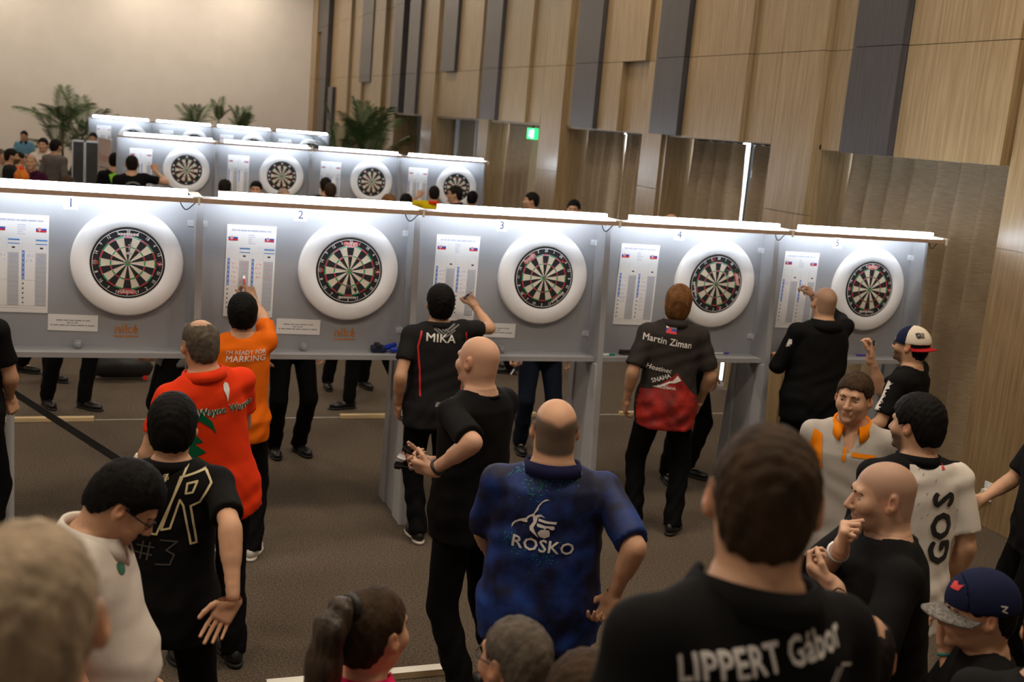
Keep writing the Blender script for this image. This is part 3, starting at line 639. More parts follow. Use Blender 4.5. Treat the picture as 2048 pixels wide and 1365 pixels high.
# ------------------------------------------------------------------ people: one distance field per body, meshed with surface nets
BIG = np.float32(.25)
class Vol:
    def __init__(s, lo, hi, h):
        s.lo = np.array(lo, float); s.h = h; n = np.maximum(np.ceil((np.array(hi)-s.lo)/h).astype(int)+1, 3); s.n = n
        s.v = np.full(n, BIG, np.float32); s.ax = [(s.lo[i]+h*np.arange(n[i])).astype(np.float32) for i in range(3)]
    def sl(s, lo, hi, pad):
        a = np.clip(np.floor((np.array(lo)-pad-s.lo)/s.h).astype(int), 0, s.n); b = np.clip(np.ceil((np.array(hi)+pad-s.lo)/s.h).astype(int)+1, 0, s.n)
        return tuple(slice(a[i], b[i]) for i in range(3)), bool((b > a).all())
    def grid(s, sl): return s.ax[0][sl[0]][:, None, None], s.ax[1][sl[1]][None, :, None], s.ax[2][sl[2]][None, None, :]
    def add(s, prim, k=.0):
        fn, lo, hi = prim; sl, ok = s.sl(lo, hi, k+2.5*s.h)
        if not ok: return
        d = fn(*s.grid(sl)); v = s.v[sl]
        if k > 0:
            t = np.clip(.5+.5*(v-d)/k, 0, 1); s.v[sl] = v*(1-t)+d*t-k*t*(1-t)
        else: s.v[sl] = np.minimum(v, d)
    def sub(s, prim, k=.006):
        fn, lo, hi = prim; sl, ok = s.sl(lo, hi, k+2.5*s.h)
        if not ok: return
        d = -fn(*s.grid(sl)); v = s.v[sl]; t = np.clip(.5-.5*(v-d)/k, 0, 1); s.v[sl] = v*(1-t)+d*t+k*t*(1-t)
    def both(s, fn):
        g = s.grid((slice(None),)*3); s.v = np.maximum(s.v, fn(*g)).astype(np.float32)
    def offset(s, fn):
        g = s.grid((slice(None),)*3); s.v = (s.v+fn(*g)).astype(np.float32)
    def mesh(s):
        V = s.v; S = V < 0; c = np.zeros(np.array(V.shape)-1, np.int8); K = V.shape
        for i in (0, 1):
            for j in (0, 1):
                for k in (0, 1): c += S[i:K[0]-1+i, j:K[1]-1+j, k:K[2]-1+k]
        ids = np.argwhere((c > 0) & (c < 8)); n = len(ids)
        if n == 0: return np.zeros((0, 3)), np.zeros((0, 4), int)
        idx = np.full(c.shape, -1, np.int32); idx[tuple(ids.T)] = np.arange(n)
        acc = np.zeros((n, 3)); cnt = np.zeros(n); C = [(i, j, k) for i in (0, 1) for j in (0, 1) for k in (0, 1)]
        val = {q: V[ids[:, 0]+q[0], ids[:, 1]+q[1], ids[:, 2]+q[2]] for q in C}
        for a in C:
            for ax in range(3):
                if a[ax] == 0:
                    b = list(a); b[ax] = 1; b = tuple(b); va, vb = val[a], val[b]; m = (va < 0) != (vb < 0)
                    t = np.where(m, va/np.where(m, va-vb, 1), 0); e = np.zeros((n, 3)); e[:] = a; e[:, ax] += t; acc += e*m[:, None]; cnt += m
        P = s.lo+(ids+acc/cnt[:, None])*s.h; Q = []
        for ax in range(3):
            o = [q for q in range(3) if q != ax]; A = [slice(None)]*3; B = [slice(None)]*3; A[ax] = slice(0, -1); B[ax] = slice(1, None)
            e = S[tuple(A)] != S[tuple(B)]; p = np.argwhere(e); m = (p[:, o[0]] > 0) & (p[:, o[1]] > 0) & (p[:, o[0]] < K[o[0]]-1) & (p[:, o[1]] < K[o[1]]-1); p = p[m]
            if len(p) == 0: continue
            def g(d0, d1): q = p.copy(); q[:, o[0]] += d0; q[:, o[1]] += d1; return idx[tuple(q.T)]
            f = np.stack([g(-1, -1), g(0, -1), g(0, 0), g(-1, 0)], 1); ins = S[tuple(p.T)]
            flip = ins if ax != 1 else ~ins
            f[~flip] = f[~flip][:, ::-1]; Q.append(f)
        return P, np.concatenate(Q)
def V3(p): return np.array(p, float)
def cap(a, b, r1, r2=None, cut=None):
    a, b = V3(a), V3(b); r2 = r1 if r2 is None else r2; ba = b-a; L2 = float(ba@ba)+1e-9
    def fn(X, Y, Z):
        x, y, z = X-a[0], Y-a[1], Z-a[2]; t = np.clip((x*ba[0]+y*ba[1]+z*ba[2])/L2, 0, 1)
        d = np.sqrt((x-ba[0]*t)**2+(y-ba[1]*t)**2+(z-ba[2]*t)**2)-(r1+(r2-r1)*t)
        if cut is not None:
            p, q = cut; d = np.maximum(d, (X-p[0])*q[0]+(Y-p[1])*q[1]+(Z-p[2])*q[2])
        return d
    r = max(r1, r2); return fn, np.minimum(a, b)-r, np.maximum(a, b)+r
def ell(c, r, R=None, sh=None):
    c, r = V3(c), V3(r); R = np.eye(3) if R is None else R
    def fn(X, Y, Z):
        x, y, z = X-c[0], Y-c[1], Z-c[2]
        u, v, w_ = (x*R[0, 0]+y*R[1, 0]+z*R[2, 0])/r[0], (x*R[0, 1]+y*R[1, 1]+z*R[2, 1])/r[1], (x*R[0, 2]+y*R[1, 2]+z*R[2, 2])/r[2]
        k0 = np.sqrt(u*u+v*v+w_*w_)+1e-6; k1 = np.sqrt((u/r[0])**2+(v/r[1])**2+(w_/r[2])**2)+1e-6; return k0*(k0-1)/k1
    m = r.max(); return fn, c-m, c+m
def rbox(c, h, rad, R=None):
    c, h = V3(c), V3(h); R = np.eye(3) if R is None else R
    def fn(X, Y, Z):
        x, y, z = X-c[0], Y-c[1], Z-c[2]; q = [np.abs(x*R[0, i]+y*R[1, i]+z*R[2, i])-(h[i]-rad) for i in range(3)]
        o = np.sqrt(sum(np.maximum(t, 0)**2 for t in q)); return o+np.minimum(np.maximum(np.maximum(q[0], q[1]), q[2]), 0)-rad
    m = np.linalg.norm(h); return fn, c-m, c+m
def loft(o, R, tab, t0, t1, p=2.3):
    """elliptical sections a, b, centre cy along the local z axis"""
    o = V3(o); T, A, B, Cc = [np.array(q, np.float32) for q in zip(*tab)]
    def fn(X, Y, Z):
        x, y, z = X-o[0], Y-o[1], Z-o[2]
        u, v, w_ = x*R[0, 0]+y*R[1, 0]+z*R[2, 0], x*R[0, 1]+y*R[1, 1]+z*R[2, 1], x*R[0, 2]+y*R[1, 2]+z*R[2, 2]
        a, b, cc = np.interp(w_, T, A), np.interp(w_, T, B), np.interp(w_, T, Cc)
        k = ((np.abs(u)/a)**p+(np.abs(v-cc)/b)**p)**(1/p); d = (k-1)*np.minimum(a, b)*.95
        return np.maximum(np.maximum(d, w_-t1), t0-w_)
    m = A.max()+abs(Cc).max()+.03; e = o+R@np.array([0, 0, t0]); f = o+R@np.array([0, 0, t1])
    return fn, np.minimum(e, f)-m, np.maximum(e, f)+m
def rotm(ax, deg): return np.array(Matrix.Rotation(D(deg), 3, ax))
def unit(v): v = V3(v); return v/(np.linalg.norm(v)+1e-9)
def np_mesh(name, P, Q, smooth=True):
    me = bpy.data.meshes.new(name); me.vertices.add(len(P)); me.vertices.foreach_set('co', np.asarray(P, np.float32).ravel())
    n = len(Q); me.loops.add(n*4); me.loops.foreach_set('vertex_index', np.asarray(Q, np.int32).ravel()); me.polygons.add(n)
    me.polygons.foreach_set('loop_start', np.arange(0, n*4, 4, dtype=np.int32)); me.update(calc_edges=True)
    if smooth: me.shade_smooth()
    return me
SKIN = mat('skin', (1, 1, 1), .52, spec=.35, var=.07, vscale=14, attr='Col', bump=.04, bscale=160)
def hairmat(name, col): return mat('hair_'+name, tuple(x*.7 for x in col), .7, spec=.12, col2=tuple(min(1, x*1.6) for x in col), vscale=26, stretch=(1, 1, .35), bump=.6, bscale=70)
HC = dict(black=(.0045, .004, .004), dark=(.011, .008, .006), brown=(.034, .020, .011), light=(.11, .065, .03), ginger=(.13, .06, .022), grey=(.13, .12, .11), ash=(.085, .07, .055), blond=(.26, .20, .135))
CLOTH = {}
def cloth(name, col, **k):
    k.setdefault('rough', .85); k.setdefault('spec', .12); k.setdefault('var', .06); k.setdefault('vscale', 6); k.setdefault('bump', .1); k.setdefault('bscale', 220)
    return mat('cloth_'+name, col, **k)
BLACKC = cloth('black', (.0055, .0055, .006)); TROUSER = cloth('trouser_black', (.0035, .0035, .004)); SHOEB = mat('shoe_black', (.008, .008, .009), .35, var=.2)
SHOEW = mat('shoe_white', (.55, .54, .50), .5, var=.1); SOLEW = mat('sole_white', (.6, .58, .52), .6, var=.05); SOLEB = mat('sole_black', (.01, .01, .01), .7, var=.1)
JEANS = cloth('jeans', (.012, .018, .035))
EYEW = mat('eye_white', (.34, .30, .27), .3, var=.02); EYED = mat('eye_iris', (.03, .022, .016), .15, var=.1)
POSE = dict(relax=(22, 28, 18), open=(6, 10, 6), fist=(80, 92, 55), grip=(55, 62, 35), pinch=(48, 58, 28), flat=(12, 14, 8))
def hand_prims(wr, d, n, side, pose, s):
    d = unit(d); n = V3(n); n = unit(n-d*(n@d)); sd = np.cross(d, n) if side > 0 else np.cross(n, d); P = []; s = s*1.0
    at = lambda f, q, m: wr+(d*f+sd*q+n*m)*s
    Rm = np.stack([sd, d, n], 1)
    P.append((rbox(at(.047, 0, 0), V3((.041, .052, .0155))*s, .0135*s, Rm), .012)); P.append((cap(at(-.02, 0, 0), at(.02, 0, 0), .0265*s, .027*s), .014))
    P.append((ell(at(.032, .022, .008), V3((.018, .03, .014))*s, Rm), .01))
    c = POSE[pose]
    for j, (q, L, r) in enumerate(((.030, (.043, .026, .021), .0090), (.010, (.047, .030, .022), .0093), (-.010, (.043, .028, .021), .0088), (-.029, (.034, .021, .019), .0078))):
        a = 0; p = at(.092-.006*abs(j-1), q, 0)
        cc = [x*(1+.08*(j-1)) for x in c]
        if pose == 'pinch' and j > 1: cc = [c[0]+18, c[1]+20, c[2]+10]
        sp = sd*(.05*(1.5-j)*(.5 if pose in ('fist', 'grip') else 1.6))
        for k in range(3):
            a += cc[k]; dr = unit(d*math.cos(D(a))+n*math.sin(D(a))+sp*(1 if k == 0 else .4)); e = p+dr*L[k]*s
            P.append((cap(p, e, (r-.0006*k)*s, (r-.0006*(k+1))*s), .0025)); p = e
    tb = at(.022, .030, .006); cl = {'fist': (.9, .35, .75), 'grip': (.75, .5, .65), 'pinch': (.75, .55, .75), 'relax': (.8, .62, .25), 'open': (.65, .9, .1), 'flat': (.85, .55, .15)}[pose]
    p = tb; dr = unit(d*cl[0]+sd*cl[1]+n*cl[2]*.6)
    for k, L in enumerate((.044, .033, .026)):
        e = p+dr*L*s; P.append((cap(p, e, (.0125-.0012*k)*s, (.0115-.0014*k)*s), .005)); p = e
        dr = unit(dr+d*.18-sd*(.45 if pose in ('fist', 'grip') else .12)+n*(.25 if pose in ('fist', 'grip', 'pinch') else .05))
    pts = [at(-.05, -.07, -.06), at(.22, .1, .13), at(.1, .09, -.06), at(.05, -.07, .13), at(.22, -.07, -.04)]
    return P, np.min(pts, 0), np.max(pts, 0)
ZF = dict(short=([-.12, -.06, -.045, -.025, .018, .03, .052, .075, .13], [-.082, -.072, -.05, .016, .010, -.002, .042, .056, .060]),
          mop=([-.12, -.06, -.03, .0, .03, .045, .06, .078, .13], [-.125, -.120, -.085, -.045, -.03, .0, .035, .050, .054]),
          tight=([-.12, -.06, -.03, .0, .02, .04, .06, .085, .13], [-.085, -.075, -.02, .02, .02, .035, .055, .075, .08]))
def ik(S, W, L1, L2, pole):
    v = W-S; dist = np.linalg.norm(v); mx = (L1+L2)*.995
    if dist > mx: W = S+v*mx/dist; v = W-S; dist = mx
    u = v/dist; a = (L1*L1-L2*L2+dist*dist)/(2*dist); h = math.sqrt(max(L1*L1-a*a, 0)); p = V3(pole); p = unit(p-u*(p@u)); return S+u*a+p*h, W
def split_mat(name, ca, cb, groups):
    """two-colour cloth: cb wherever, in any group, every test (axis, threshold, sign) on the garment's own coordinates holds"""
    m = cloth(name, ca); nt = m.node_tree; b = nt.nodes['Principled BSDF']; lk = b.inputs['Base Color'].links[0].from_socket
    tc = nt.nodes.new('ShaderNodeTexCoord'); sx = nt.nodes.new('ShaderNodeSeparateXYZ'); nt.links.new(tc.outputs['Object'], sx.inputs[0]); tot = None
    def mth(op, x, y):
        n = nt.nodes.new('ShaderNodeMath'); n.operation = op
        for i, q in enumerate((x, y)):
            if isinstance(q, float): n.inputs[i].default_value = q
            else: nt.links.new(q, n.inputs[i])
        return n.outputs[0]
    for g in groups:
        p = None
        for ax, thr, sg in g:
            t = mth('GREATER_THAN' if sg > 0 else 'LESS_THAN', sx.outputs[ax], float(thr)); p = t if p is None else mth('MULTIPLY', p, t)
        tot = p if tot is None else mth('MAXIMUM', tot, p)
    mx = nt.nodes.new('ShaderNodeMix'); mx.data_type = 'RGBA'; nt.links.new(tot, mx.inputs['Factor']); nt.links.new(lk, mx.inputs['A']); mx.inputs['B'].default_value = tuple(cb)+(1,); nt.links.new(mx.outputs['Result'], b.inputs['Base Color'])
    return m
FIGS = {}
def person(label, group=None, at=None, pos=None, H=1.78, yaw=0, ground=0.0, bw=1.0, fat=0.0, belly=0.0, lean=0, roll=0, twist=0, head=(0, 0, 0), hs=1.0, arms=None, feet=None,
           skin=(.60, .345, .215), hair='short', hc='dark', Y=None, buzz=None, crown=None, shirt=None, pants=TROUSER, shoes=SHOEB, sole=SOLEB, q=1.0, face=False, beard=None, hem=-.11, sleeve=.62, long=False,
           loose=.0, collar=None, cm=None, glasses=False, neck=1.0, wr=.0045, thick=.016, lips=True, name='person', smile=0.0, fall=0.0, hood=False, legs=True, vopen=False, btop=None):
    if Y is not None:
        tw = aty(at[0], at[1], Y); H = 1.78*(tw.z-ground)/(.93+math.cos(D(lean))*.697)
        pos = None; at_y = tw
    s = H/1.78; hs = hs*(.35+.65*s); arms = arms or {}; feet = feet or {}
    hp = V3((0, 0, .93*s)); RT = rotm('Z', twist)@rotm('X', -lean)@rotm('Y', roll); T = lambda p: hp+RT@(V3(p)*s)
    piv = T((0, -.004, .592)); RH = RT@rotm('Z', head[0])@rotm('X', -head[1])@rotm('Y', head[2]); hcn = piv+RH@(V3((0, .022, .105))*hs); Hd = lambda p: hcn+RH@(V3(p)*hs)
    yr = D(yaw); RW = np.array(Matrix.Rotation(yr, 3, 'Z'))
    if at is not None:
        wp = atz(at[0], at[1], ground+hcn[2]) if Y is None else at_y; off = RW@hcn; base = V3((wp.x-off[0], wp.y-off[1], ground))
    else: base = V3((pos[0], pos[1], ground))
    toL = lambda p: RW.T@(V3(p)-base); toW = lambda p: base+RW@V3(p)
    root = empty(name, tuple(base), yr); tag(root, label, 'person', group)
    B = []      # (prim, blend)
    f = fat
    tab = [(-.15, .085+f*.5, .075+f*.5, -.01), (-.08, .150+f, .110+f*.8, -.012), (.02, .162+f*1.0, .118+f, -.008), (.13, .142+f*1.15, .106+f*1.1+belly*.5, belly*.5), (.22, .143+f*1.1, .106+f+belly*.42, belly*.42), (.32, .152+f*.9, .110+f*.8+belly*.15, belly*.15), (.42, .163+f*.6, .115+f*.6, .0), (.49, .150+f*.4, .098+f*.4, -.012), (.54, .10+f*.2, .075+f*.2, -.016), (.575, .066, .062, -.012)]
    tab = [(t*s, a*s*bw, b*s, c*s) for t, a, b, c in tab]
    infl = lambda e, e2=0: [(t, a+e+e2*np.clip((.40*s-t)/(.4*s), 0, 1), b+e+e2*np.clip((.40*s-t)/(.4*s), 0, 1), c) for t, a, b, c in tab]
    B.append((loft(hp, RT, infl(-.004), -.15*s, .575*s), .04))
    B.append((cap(T((0, -.022, .52)), Hd((0, -.022, -.075)), .066*s*neck, .060*hs*neck), .03))
    J = {}
    for side, k in ((1, 'R'), (-1, 'L')):
        a = arms.get(k, {}); sh = V3((side*.175*bw+side*f*.5, -.012, .486))
        L1, L2 = .288*s, .255*s
        if 'w' in a: W = toL(a['w'])
        elif 'l' in a: W = V3(a['l'])*s
        else: W = T((side*(.235*bw+f), .03, -.03)); 
        Sw = T(sh)
        if W[2] > Sw[2]-.02: sh = sh+V3((-side*.015, .01, .045)); Sw = T(sh)
        pole = a.get('pole', (side*.35, -1, -.15)); E, W = ik(Sw, W, L1, L2, pole)
        d = unit(a.get('d', W-E)); n = V3(a.get('n', (-side*1, .15, .0)))
        J[k] = dict(S=Sw, E=E, W=W, d=d, n=n, pose=a.get('pose', 'relax'))
        g = 1+f*2.2
        B.append((cap(T((side*.06, -.015, .525)), Sw, .045*s, .048*s), .03)); B.append((cap(Sw, E, .047*s*g, .038*s*g), .025)); B.append((cap(E, W, .0385*s*g, .0265*s), .012))
        fd = unit(W-E); B.append((cap(E+fd*.03*s, E+fd*.11*s, .042*s*g, .036*s*g), .02))
    # legs
    for side, k in ((1, 'R'), (-1, 'L')):
        fx, fy, fr = feet.get(k, (side*.105, .0, side*-8)); an = V3((fx*s, fy*s-.03*s, .085*s)); fdir = rotm('Z', fr)@V3((0, 1, 0)); hj = T((side*.088*bw, -.005, -.02))
        kn, an = ik(hj, an, .44*s, .42*s, fdir+V3((side*.1, 0, 0))); J['leg'+k] = dict(H=hj, K=kn, A=an, f=fdir)
        B.append((cap(hj, kn, .075*s, .05*s), .03)); B.append((cap(kn, an, .048*s, .034*s), .02)); B.append((cap(an+V3((0, 0, -.03*s)), an+fdir*.12*s+V3((0, 0, -.05*s)), .034*s, .026*s), .02))
    # head
    HB = []
    h = lambda p: Hd(p); E3 = lambda c, r: ell(h(c), V3(r)*hs, RH)
    HB += [(E3((0, -.014, .030), (.0765, .098, .084)), .02), (E3((0, .018, -.030), (.064, .076, .082)), .03), (E3((0, .036, -.080), (.047, .047, .034)), .03), (E3((0, -.03, -.03), (.066, .07, .06)), .03)]
    HB += [(cap(h((-.030, .080, .024)), h((.030, .080, .024)), .0125*hs), .016), (cap(h((0, .094, .004)), h((0, .113, -.030)), .0075*hs, .0125*hs), .009), (E3((.0115, .102, -.036), (.0085, .010, .0075)), .006), (E3((-.0115, .102, -.036), (.0085, .010, .0075)), .006)]
    for sd in (-1, 1): HB.append((E3((sd*.041, .064, -.028+.008*smile), (.024, .024, .026)), .022))
    HB += [(E3((0, .085, -.098), (.020, .017, .015)), .018), (cap(h((-.019, .090, -.060+smile*.006)), h((.019, .090, -.060+smile*.006)), .0068*hs), .006), (cap(h((-.017, .089, -.070)), h((.017, .089, -.070)), .0070*hs), .006)]
    EAR = []
    for sd in (-1, 1):
        Re = RH@rotm('Z', sd*-22)@rotm('X', 12)
        EAR.append((ell(h((sd*.083, -.012, -.004)), V3((.0095, .020, .034))*hs, Re), .006)); EAR.append((ell(h((sd*.078, -.002, -.028)), V3((.010, .010, .012))*hs, Re), .006))
    def build(vol):
        for p, k in B: vol.add(p, k)
        for p, k in HB: vol.add(p, k)
        for sd in (-1, 1): vol.sub(ell(h((sd*.032, .100, .002)), V3((.019, .018, .0125))*hs, RH), .010)
        for p, k in EAR: vol.add(p, k)
        for sd in (-1, 1): vol.sub(ell(h((sd*.0935, -.006, .002)), V3((.0075, .011, .018))*hs, RH@rotm('Z', sd*-22)), .004)
        vol.sub(cap(h((-.022, .103, -.0648+smile*.003)), h((.022, .103, -.0648+smile*.003)), .0042*hs), .004)
    hb = (hcn-V3((.115, .14, .135))*hs, hcn+V3((.115, .14, .135))*hs)
    hands = {}
    for side, k in ((1, 'R'), (-1, 'L')):
        j = J[k]; hands[k] = hand_prims(j['W'], j['d'], j['n'], side, j['pose'], s*.98)
    allp = np.array([hb[0], hb[1], T((.3, .3, 0)), T((-.3, -.3, 0))]+[J[k][c] for k in 'RL' for c in 'SEW']+[J['leg'+k]['A']+J['leg'+k]['f']*.2 for k in 'RL']); lo = allp.min(0)-.12; hi = allp.max(0)+.12; lo[2] = 0
    Ps, Qs = [], []; n0 = 0; hb_ = .0172*q
    vol = Vol(lo, hi, hb_); build(vol); P, Q = vol.mesh(); cen = P[Q].mean(1)
    boxes = [(hb[0], hb[1], .0058*q)]+[(hands[k][1], hands[k][2], .0053*q) for k in 'RL']; keep = np.ones(len(Q), bool)
    for b0, b1, _ in boxes: keep &= ~((cen > b0+hb_*1.2) & (cen < b1-hb_*1.2)).all(1)
    Ps.append(P); Qs.append(Q[keep]); n0 = len(P)
    for i, (b0, b1, hh) in enumerate(boxes):
        v2 = Vol(b0, b1, hh); build(v2)
        if i:
            for p, k in hands['RL'[i-1]][0]: v2.add(p, k)
        P, Q = v2.mesh(); Ps.append(P); Qs.append(Q+n0); n0 += len(P)
    P = np.concatenate(Ps); Q = np.concatenate(Qs); me = np_mesh('body', P, Q)
    # skin tint: lips, cheeks, stubble, cropped hair
    Lh = ((P-hcn)@RH)/hs; col = np.ones((len(P), 4)); col[:, :3] = skin
    inh = (np.abs(Lh) < (.12, .15, .15)).all(1); x, y, z = Lh.T; sm = lambda a, b, t: np.clip((t-a)/(b-a), 0, 1)
    def blend(m, c, amt): mm = (m*amt*inh)[:, None]; col[:, :3] = col[:, :3]*(1-mm)+V3(c)*mm
    if lips: blend(np.exp(-((z+.065)/.010)**2-(x/.024)**2)*sm(.075, .085, y), (skin[0]*.85, skin[1]*.55, skin[2]*.55), .8)
    blend(sm(.070, .078, np.abs(x))*np.exp(-((z)/.04)**2-((y+.01)/.03)**2), (skin[0], skin[1]*.72, skin[2]*.62), .6)
    if beard: blend(sm(-.028, -.05, z)*sm(.005, .03, y)*(1-np.exp(-((z+.065)/.010)**2-(x/.022)**2)), HC[beard[0]], beard[1])
    if buzz:
        zf = np.interp(y, *ZF['short']); m = sm(-.008, .006, z-zf)
        if crown: m *= 1-np.clip(1.25-np.sqrt((x/crown[1])**2+((y-crown[0])/crown[2])**2), 0, 1)*(z > .03)*1.0
        if btop: m = m*(1-sm(btop[0], btop[1], z-.25*np.abs(x)+.003*np.sin(x*90+1)))
        blend(m, HC[buzz[0]], buzz[1])
    ca = me.color_attributes.new('Col', 'FLOAT_COLOR', 'POINT'); ca.data.foreach_set('color', col.astype(np.float32).ravel())
    body = obj('body', me, SKIN, root)
    fig = dict(root=root, body=body, T=T, Hd=Hd, RH=RH, RT=RT, J=J, s=s, hs=hs, toW=toW, toL=toL, hcn=hcn, base=base)
    # eyes and brows
    if face:
        for sd in (-1, 1):
            e = obj('eye', MB().lathe([(.0115*math.sin(D(a)), .0115*math.cos(D(a))) for a in range(0, 181, 15)], 14, 'y').mesh('eye'), [EYEW], root, tuple(Hd((sd*.032, .0755, .0015)))); e.data.shade_smooth()
            e.rotation_euler = Matrix(RH.tolist()).to_euler(); e.scale = (hs*1.05, hs*1.0, hs*.52)
            obj('iris', MB().lathe([(0, .0122), (.003, .0121), (.0050, .0114), (.0052, .0100)], 14, 'y').mesh('iris'), EYED, e)
            bp = [Hd((sd*xx, yy, zz)) for xx, yy, zz in ((.012, .0950, .0205), (.024, .0930, .0240), (.038, .0855, .0235), (.048, .075, .0165))]
            MB().tube(bp, [.0026*hs, .0034*hs, .003*hs, .0014*hs], 6).build('eyebrow', hairmat(hc, HC[hc]), root, smooth=True)
    # hair
    if hair in ZF:
        v = Vol(hcn-.17, hcn+.17, .0074*q); th = thick
        v.add(E3((0, -.014, .030), (.0765+th*.8, .098+th*.8, .084+th*1.25)), 0); v.add(E3((0, -.03, -.03), (.066+th*.7, .074+th*.8, .07+th)), .03)
        if hair == 'mop': v.add(E3((0, -.045, -.04), (.076, .062, .085)), .03)
        if fall: v.add(E3((0, .065, .07), (.06, .045, .03+fall)), .03)
        zf = ZF[hair]; g = v.grid((slice(None),)*3); dx, dy, dz = g[0]-hcn[0], g[1]-hcn[1], g[2]-hcn[2]
        lx, ly, lz = [(dx*RH[0, i]+dy*RH[1, i]+dz*RH[2, i])/hs for i in range(3)]
        rag = .004*np.sin(lx*170+ly*60)+.003*np.sin(ly*230+lx*90)
        v.v = v.v+.0018*np.sin(lx*140+4*np.sin(lz*50))*np.sin(ly*120+3*np.sin(lz*44))+.0012*np.sin(ly*260+lz*120)
        cutv = (np.interp(ly, *zf)-lz+rag)*.8*hs; v.v = np.maximum(v.v, cutv).astype(np.float32)
        if crown: v.v = np.maximum(v.v, (1-np.sqrt((lx/crown[1])**2+((ly-crown[0])/crown[2])**2+0*lz)-(lz < .03)*9)*.05+rag*.5).astype(np.float32)
        P, Q = v.mesh(); obj('hair', np_mesh('hair', P, Q), hairmat(hc, HC[hc]), root)
    # clothes
    if shirt is not None:
        e = .012+loose*.4; tb = infl(e, .012+loose); v = Vol(np.minimum(T((-.33, -.33, hem-.05)), T((.33, .33, .66)))-.2, np.maximum(T((-.33, -.33, hem-.05)), T((.33, .33, .66)))+.2, .0108*q)
        pts = np.array([T((.3, .25, hem)), T((-.3, -.25, hem)), T((.28, .25, .62)), T((-.28, -.25, .62))]+[J[k][c] for k in 'RL' for c in ('SEW' if long else 'SE')]); v = Vol(pts.min(0)-.09, pts.max(0)+.09, .0122*q)
        tb2 = [(hem*s*1.3, tb[1][1], tb[1][2], tb[1][3])]+[r for r in tb if r[0] > hem*s*.9 and r[0] > -.07*s]
        v.add(loft(hp, RT, tb2, hem*s, .553*s), .0)
        for side, k in ((1, 'R'), (-1, 'L')):
            j = J[k]; u = unit(j['E']-j['S']); g = 1+f*2.2
            v.add(cap(T((side*.030, -.018, .540)), j['S'], .049*s, .052*s), .05)
            v.add(cap(j['S'], j['S']+unit(T((0, 0, .3))-j['S'])*.1, .052*s, .055*s), .03)
            if long:
                v.add(cap(j['S'], j['E'], .056*s*g, .054*s*g), .03); uw = unit(j['W']-j['E']); v.add(cap(j['E'], j['W'], .053*s*g, .042*s, cut=(j['W']-uw*.005, uw)), .02)
            else:
                L = .288*s*sleeve; en = j['S']+u*L; v.add(cap(j['S'], en+u*.05, .0545*s*g+loose*.3, (.060+loose*.6)*s*g, cut=(en, u)), .03)
        ph = sum(map(ord, label)) % 17
        def wrk(X, Y, Z):
            w1 = np.sin(38*Z+14*X*np.sign(Y+.001)+5*np.sin(11*X+ph)+3*Y+ph); w2 = np.sin(21*Z-26*X+4*np.sin(13*Z+ph)+9*Y); w3 = np.sin(55*Z+18*np.abs(X)+4*np.sin(9*Y+17*X+ph))
            low = np.clip((1.22*s-Z)/.35, .25, 1.0); return wr*(w1*.5*low+w2*.45+w3*.35*low)
        if wr: v.offset(wrk)
        v.sub(cap(T((0, -.016, .545)), T((0, .0, .70)), .069*s*neck, .075*s*neck), .008)
        if collar == 'vee' or vopen: v.sub(cap(T((0, .10, .43)), T((0, .05, .60)), .012, .055*s), .006)
        P, Q = v.mesh(); so = obj('shirt', np_mesh('shirt', P, Q), shirt, root); fig['shirt'] = so
        if collar in ('polo', 'crew', 'stand'):
            rows = {'polo': ((.0, .010), (.001, .045), (.010, .050), (.030, .004)), 'crew': ((-.003, .0), (.0, .010), (.007, .012), (.010, .0)), 'stand': ((-.001, .0), (.0, .042), (.006, .044), (.012, -.002))}[collar]
            n = 40; g0 = {'polo': 24, 'crew': 0, 'stand': 14}[collar]; mb = MB()
            for i in range(n+1):
                a = D(g0+(360-2*g0)*i/n); fr = (1+math.cos(a))/2; tip = max(0, 1-min(i, n-i)/5.0) if collar == 'polo' else 0
                for jx, (dr, dz) in enumerate(rows):
                    r = .0755*s*neck+dr*s; zz = .546+dz-.030*fr**1.5-(tip*.030 if jx == 3 else 0)+(.0 if jx == 3 else 0)
                    rr = r+(tip*.012 if jx == 3 else 0); mb.v.append(tuple(T((rr*math.sin(a)/s, (rr*math.cos(a)*1.08)/s-.012+(.012*fr if collar != 'crew' else .0), zz))))
            for i in range(n):
                for jx in range(3): b = i*4+jx; mb.f.append((b, b+4, b+5, b+1)); mb.mi.append(0)
            c = mb.build('collar', cm or shirt, root, smooth=True); c.modifiers.new('solid', 'SOLIDIFY').thickness = .004
        if hood:
            v = Vol(T((-.2, -.25, .45)), T((.2, .2, .66)), .0105*q); v.add(ell(T((0, -.075, .535)), V3((.115, .075, .055))*s, RT), 0); v.add(ell(T((.06, -.02, .55)), V3((.05, .07, .04))*s, RT), .03); v.add(ell(T((-.06, -.02, .55)), V3((.05, .07, .04))*s, RT), .03); v.sub(cap(T((0, -.016, .53)), T((0, .0, .70)), .07*s, .08*s), .01)
            P, Q = v.mesh(); obj('hood', np_mesh('hood', P, Q), shirt, root)
    if pants is not None and legs:
        v = Vol(V3((-.34, -.34, .02))*s+np.minimum(0, np.minimum(J['legR']['A'], J['legL']['A'])*V3((1, 1, 0))*.6), V3((.34, .34, 1.06))*s+np.maximum(0, np.maximum(J['legR']['A'], J['legL']['A'])*V3((1, 1, 0))*.6), .0175*q)
        v.add(loft(hp, RT, infl(.008), -.15*s, .05*s), 0)
        for k in 'RL':
            j = J['leg'+k]; u = unit(j['A']-j['K']); v.add(cap(j['H'], j['K'], (.094+f*.5)*s, .072*s), .035); v.add(cap(j['K'], j['A']+u*.03*s, .071*s, .064*s, cut=(j['A']+u*.035*s, u)), .02)
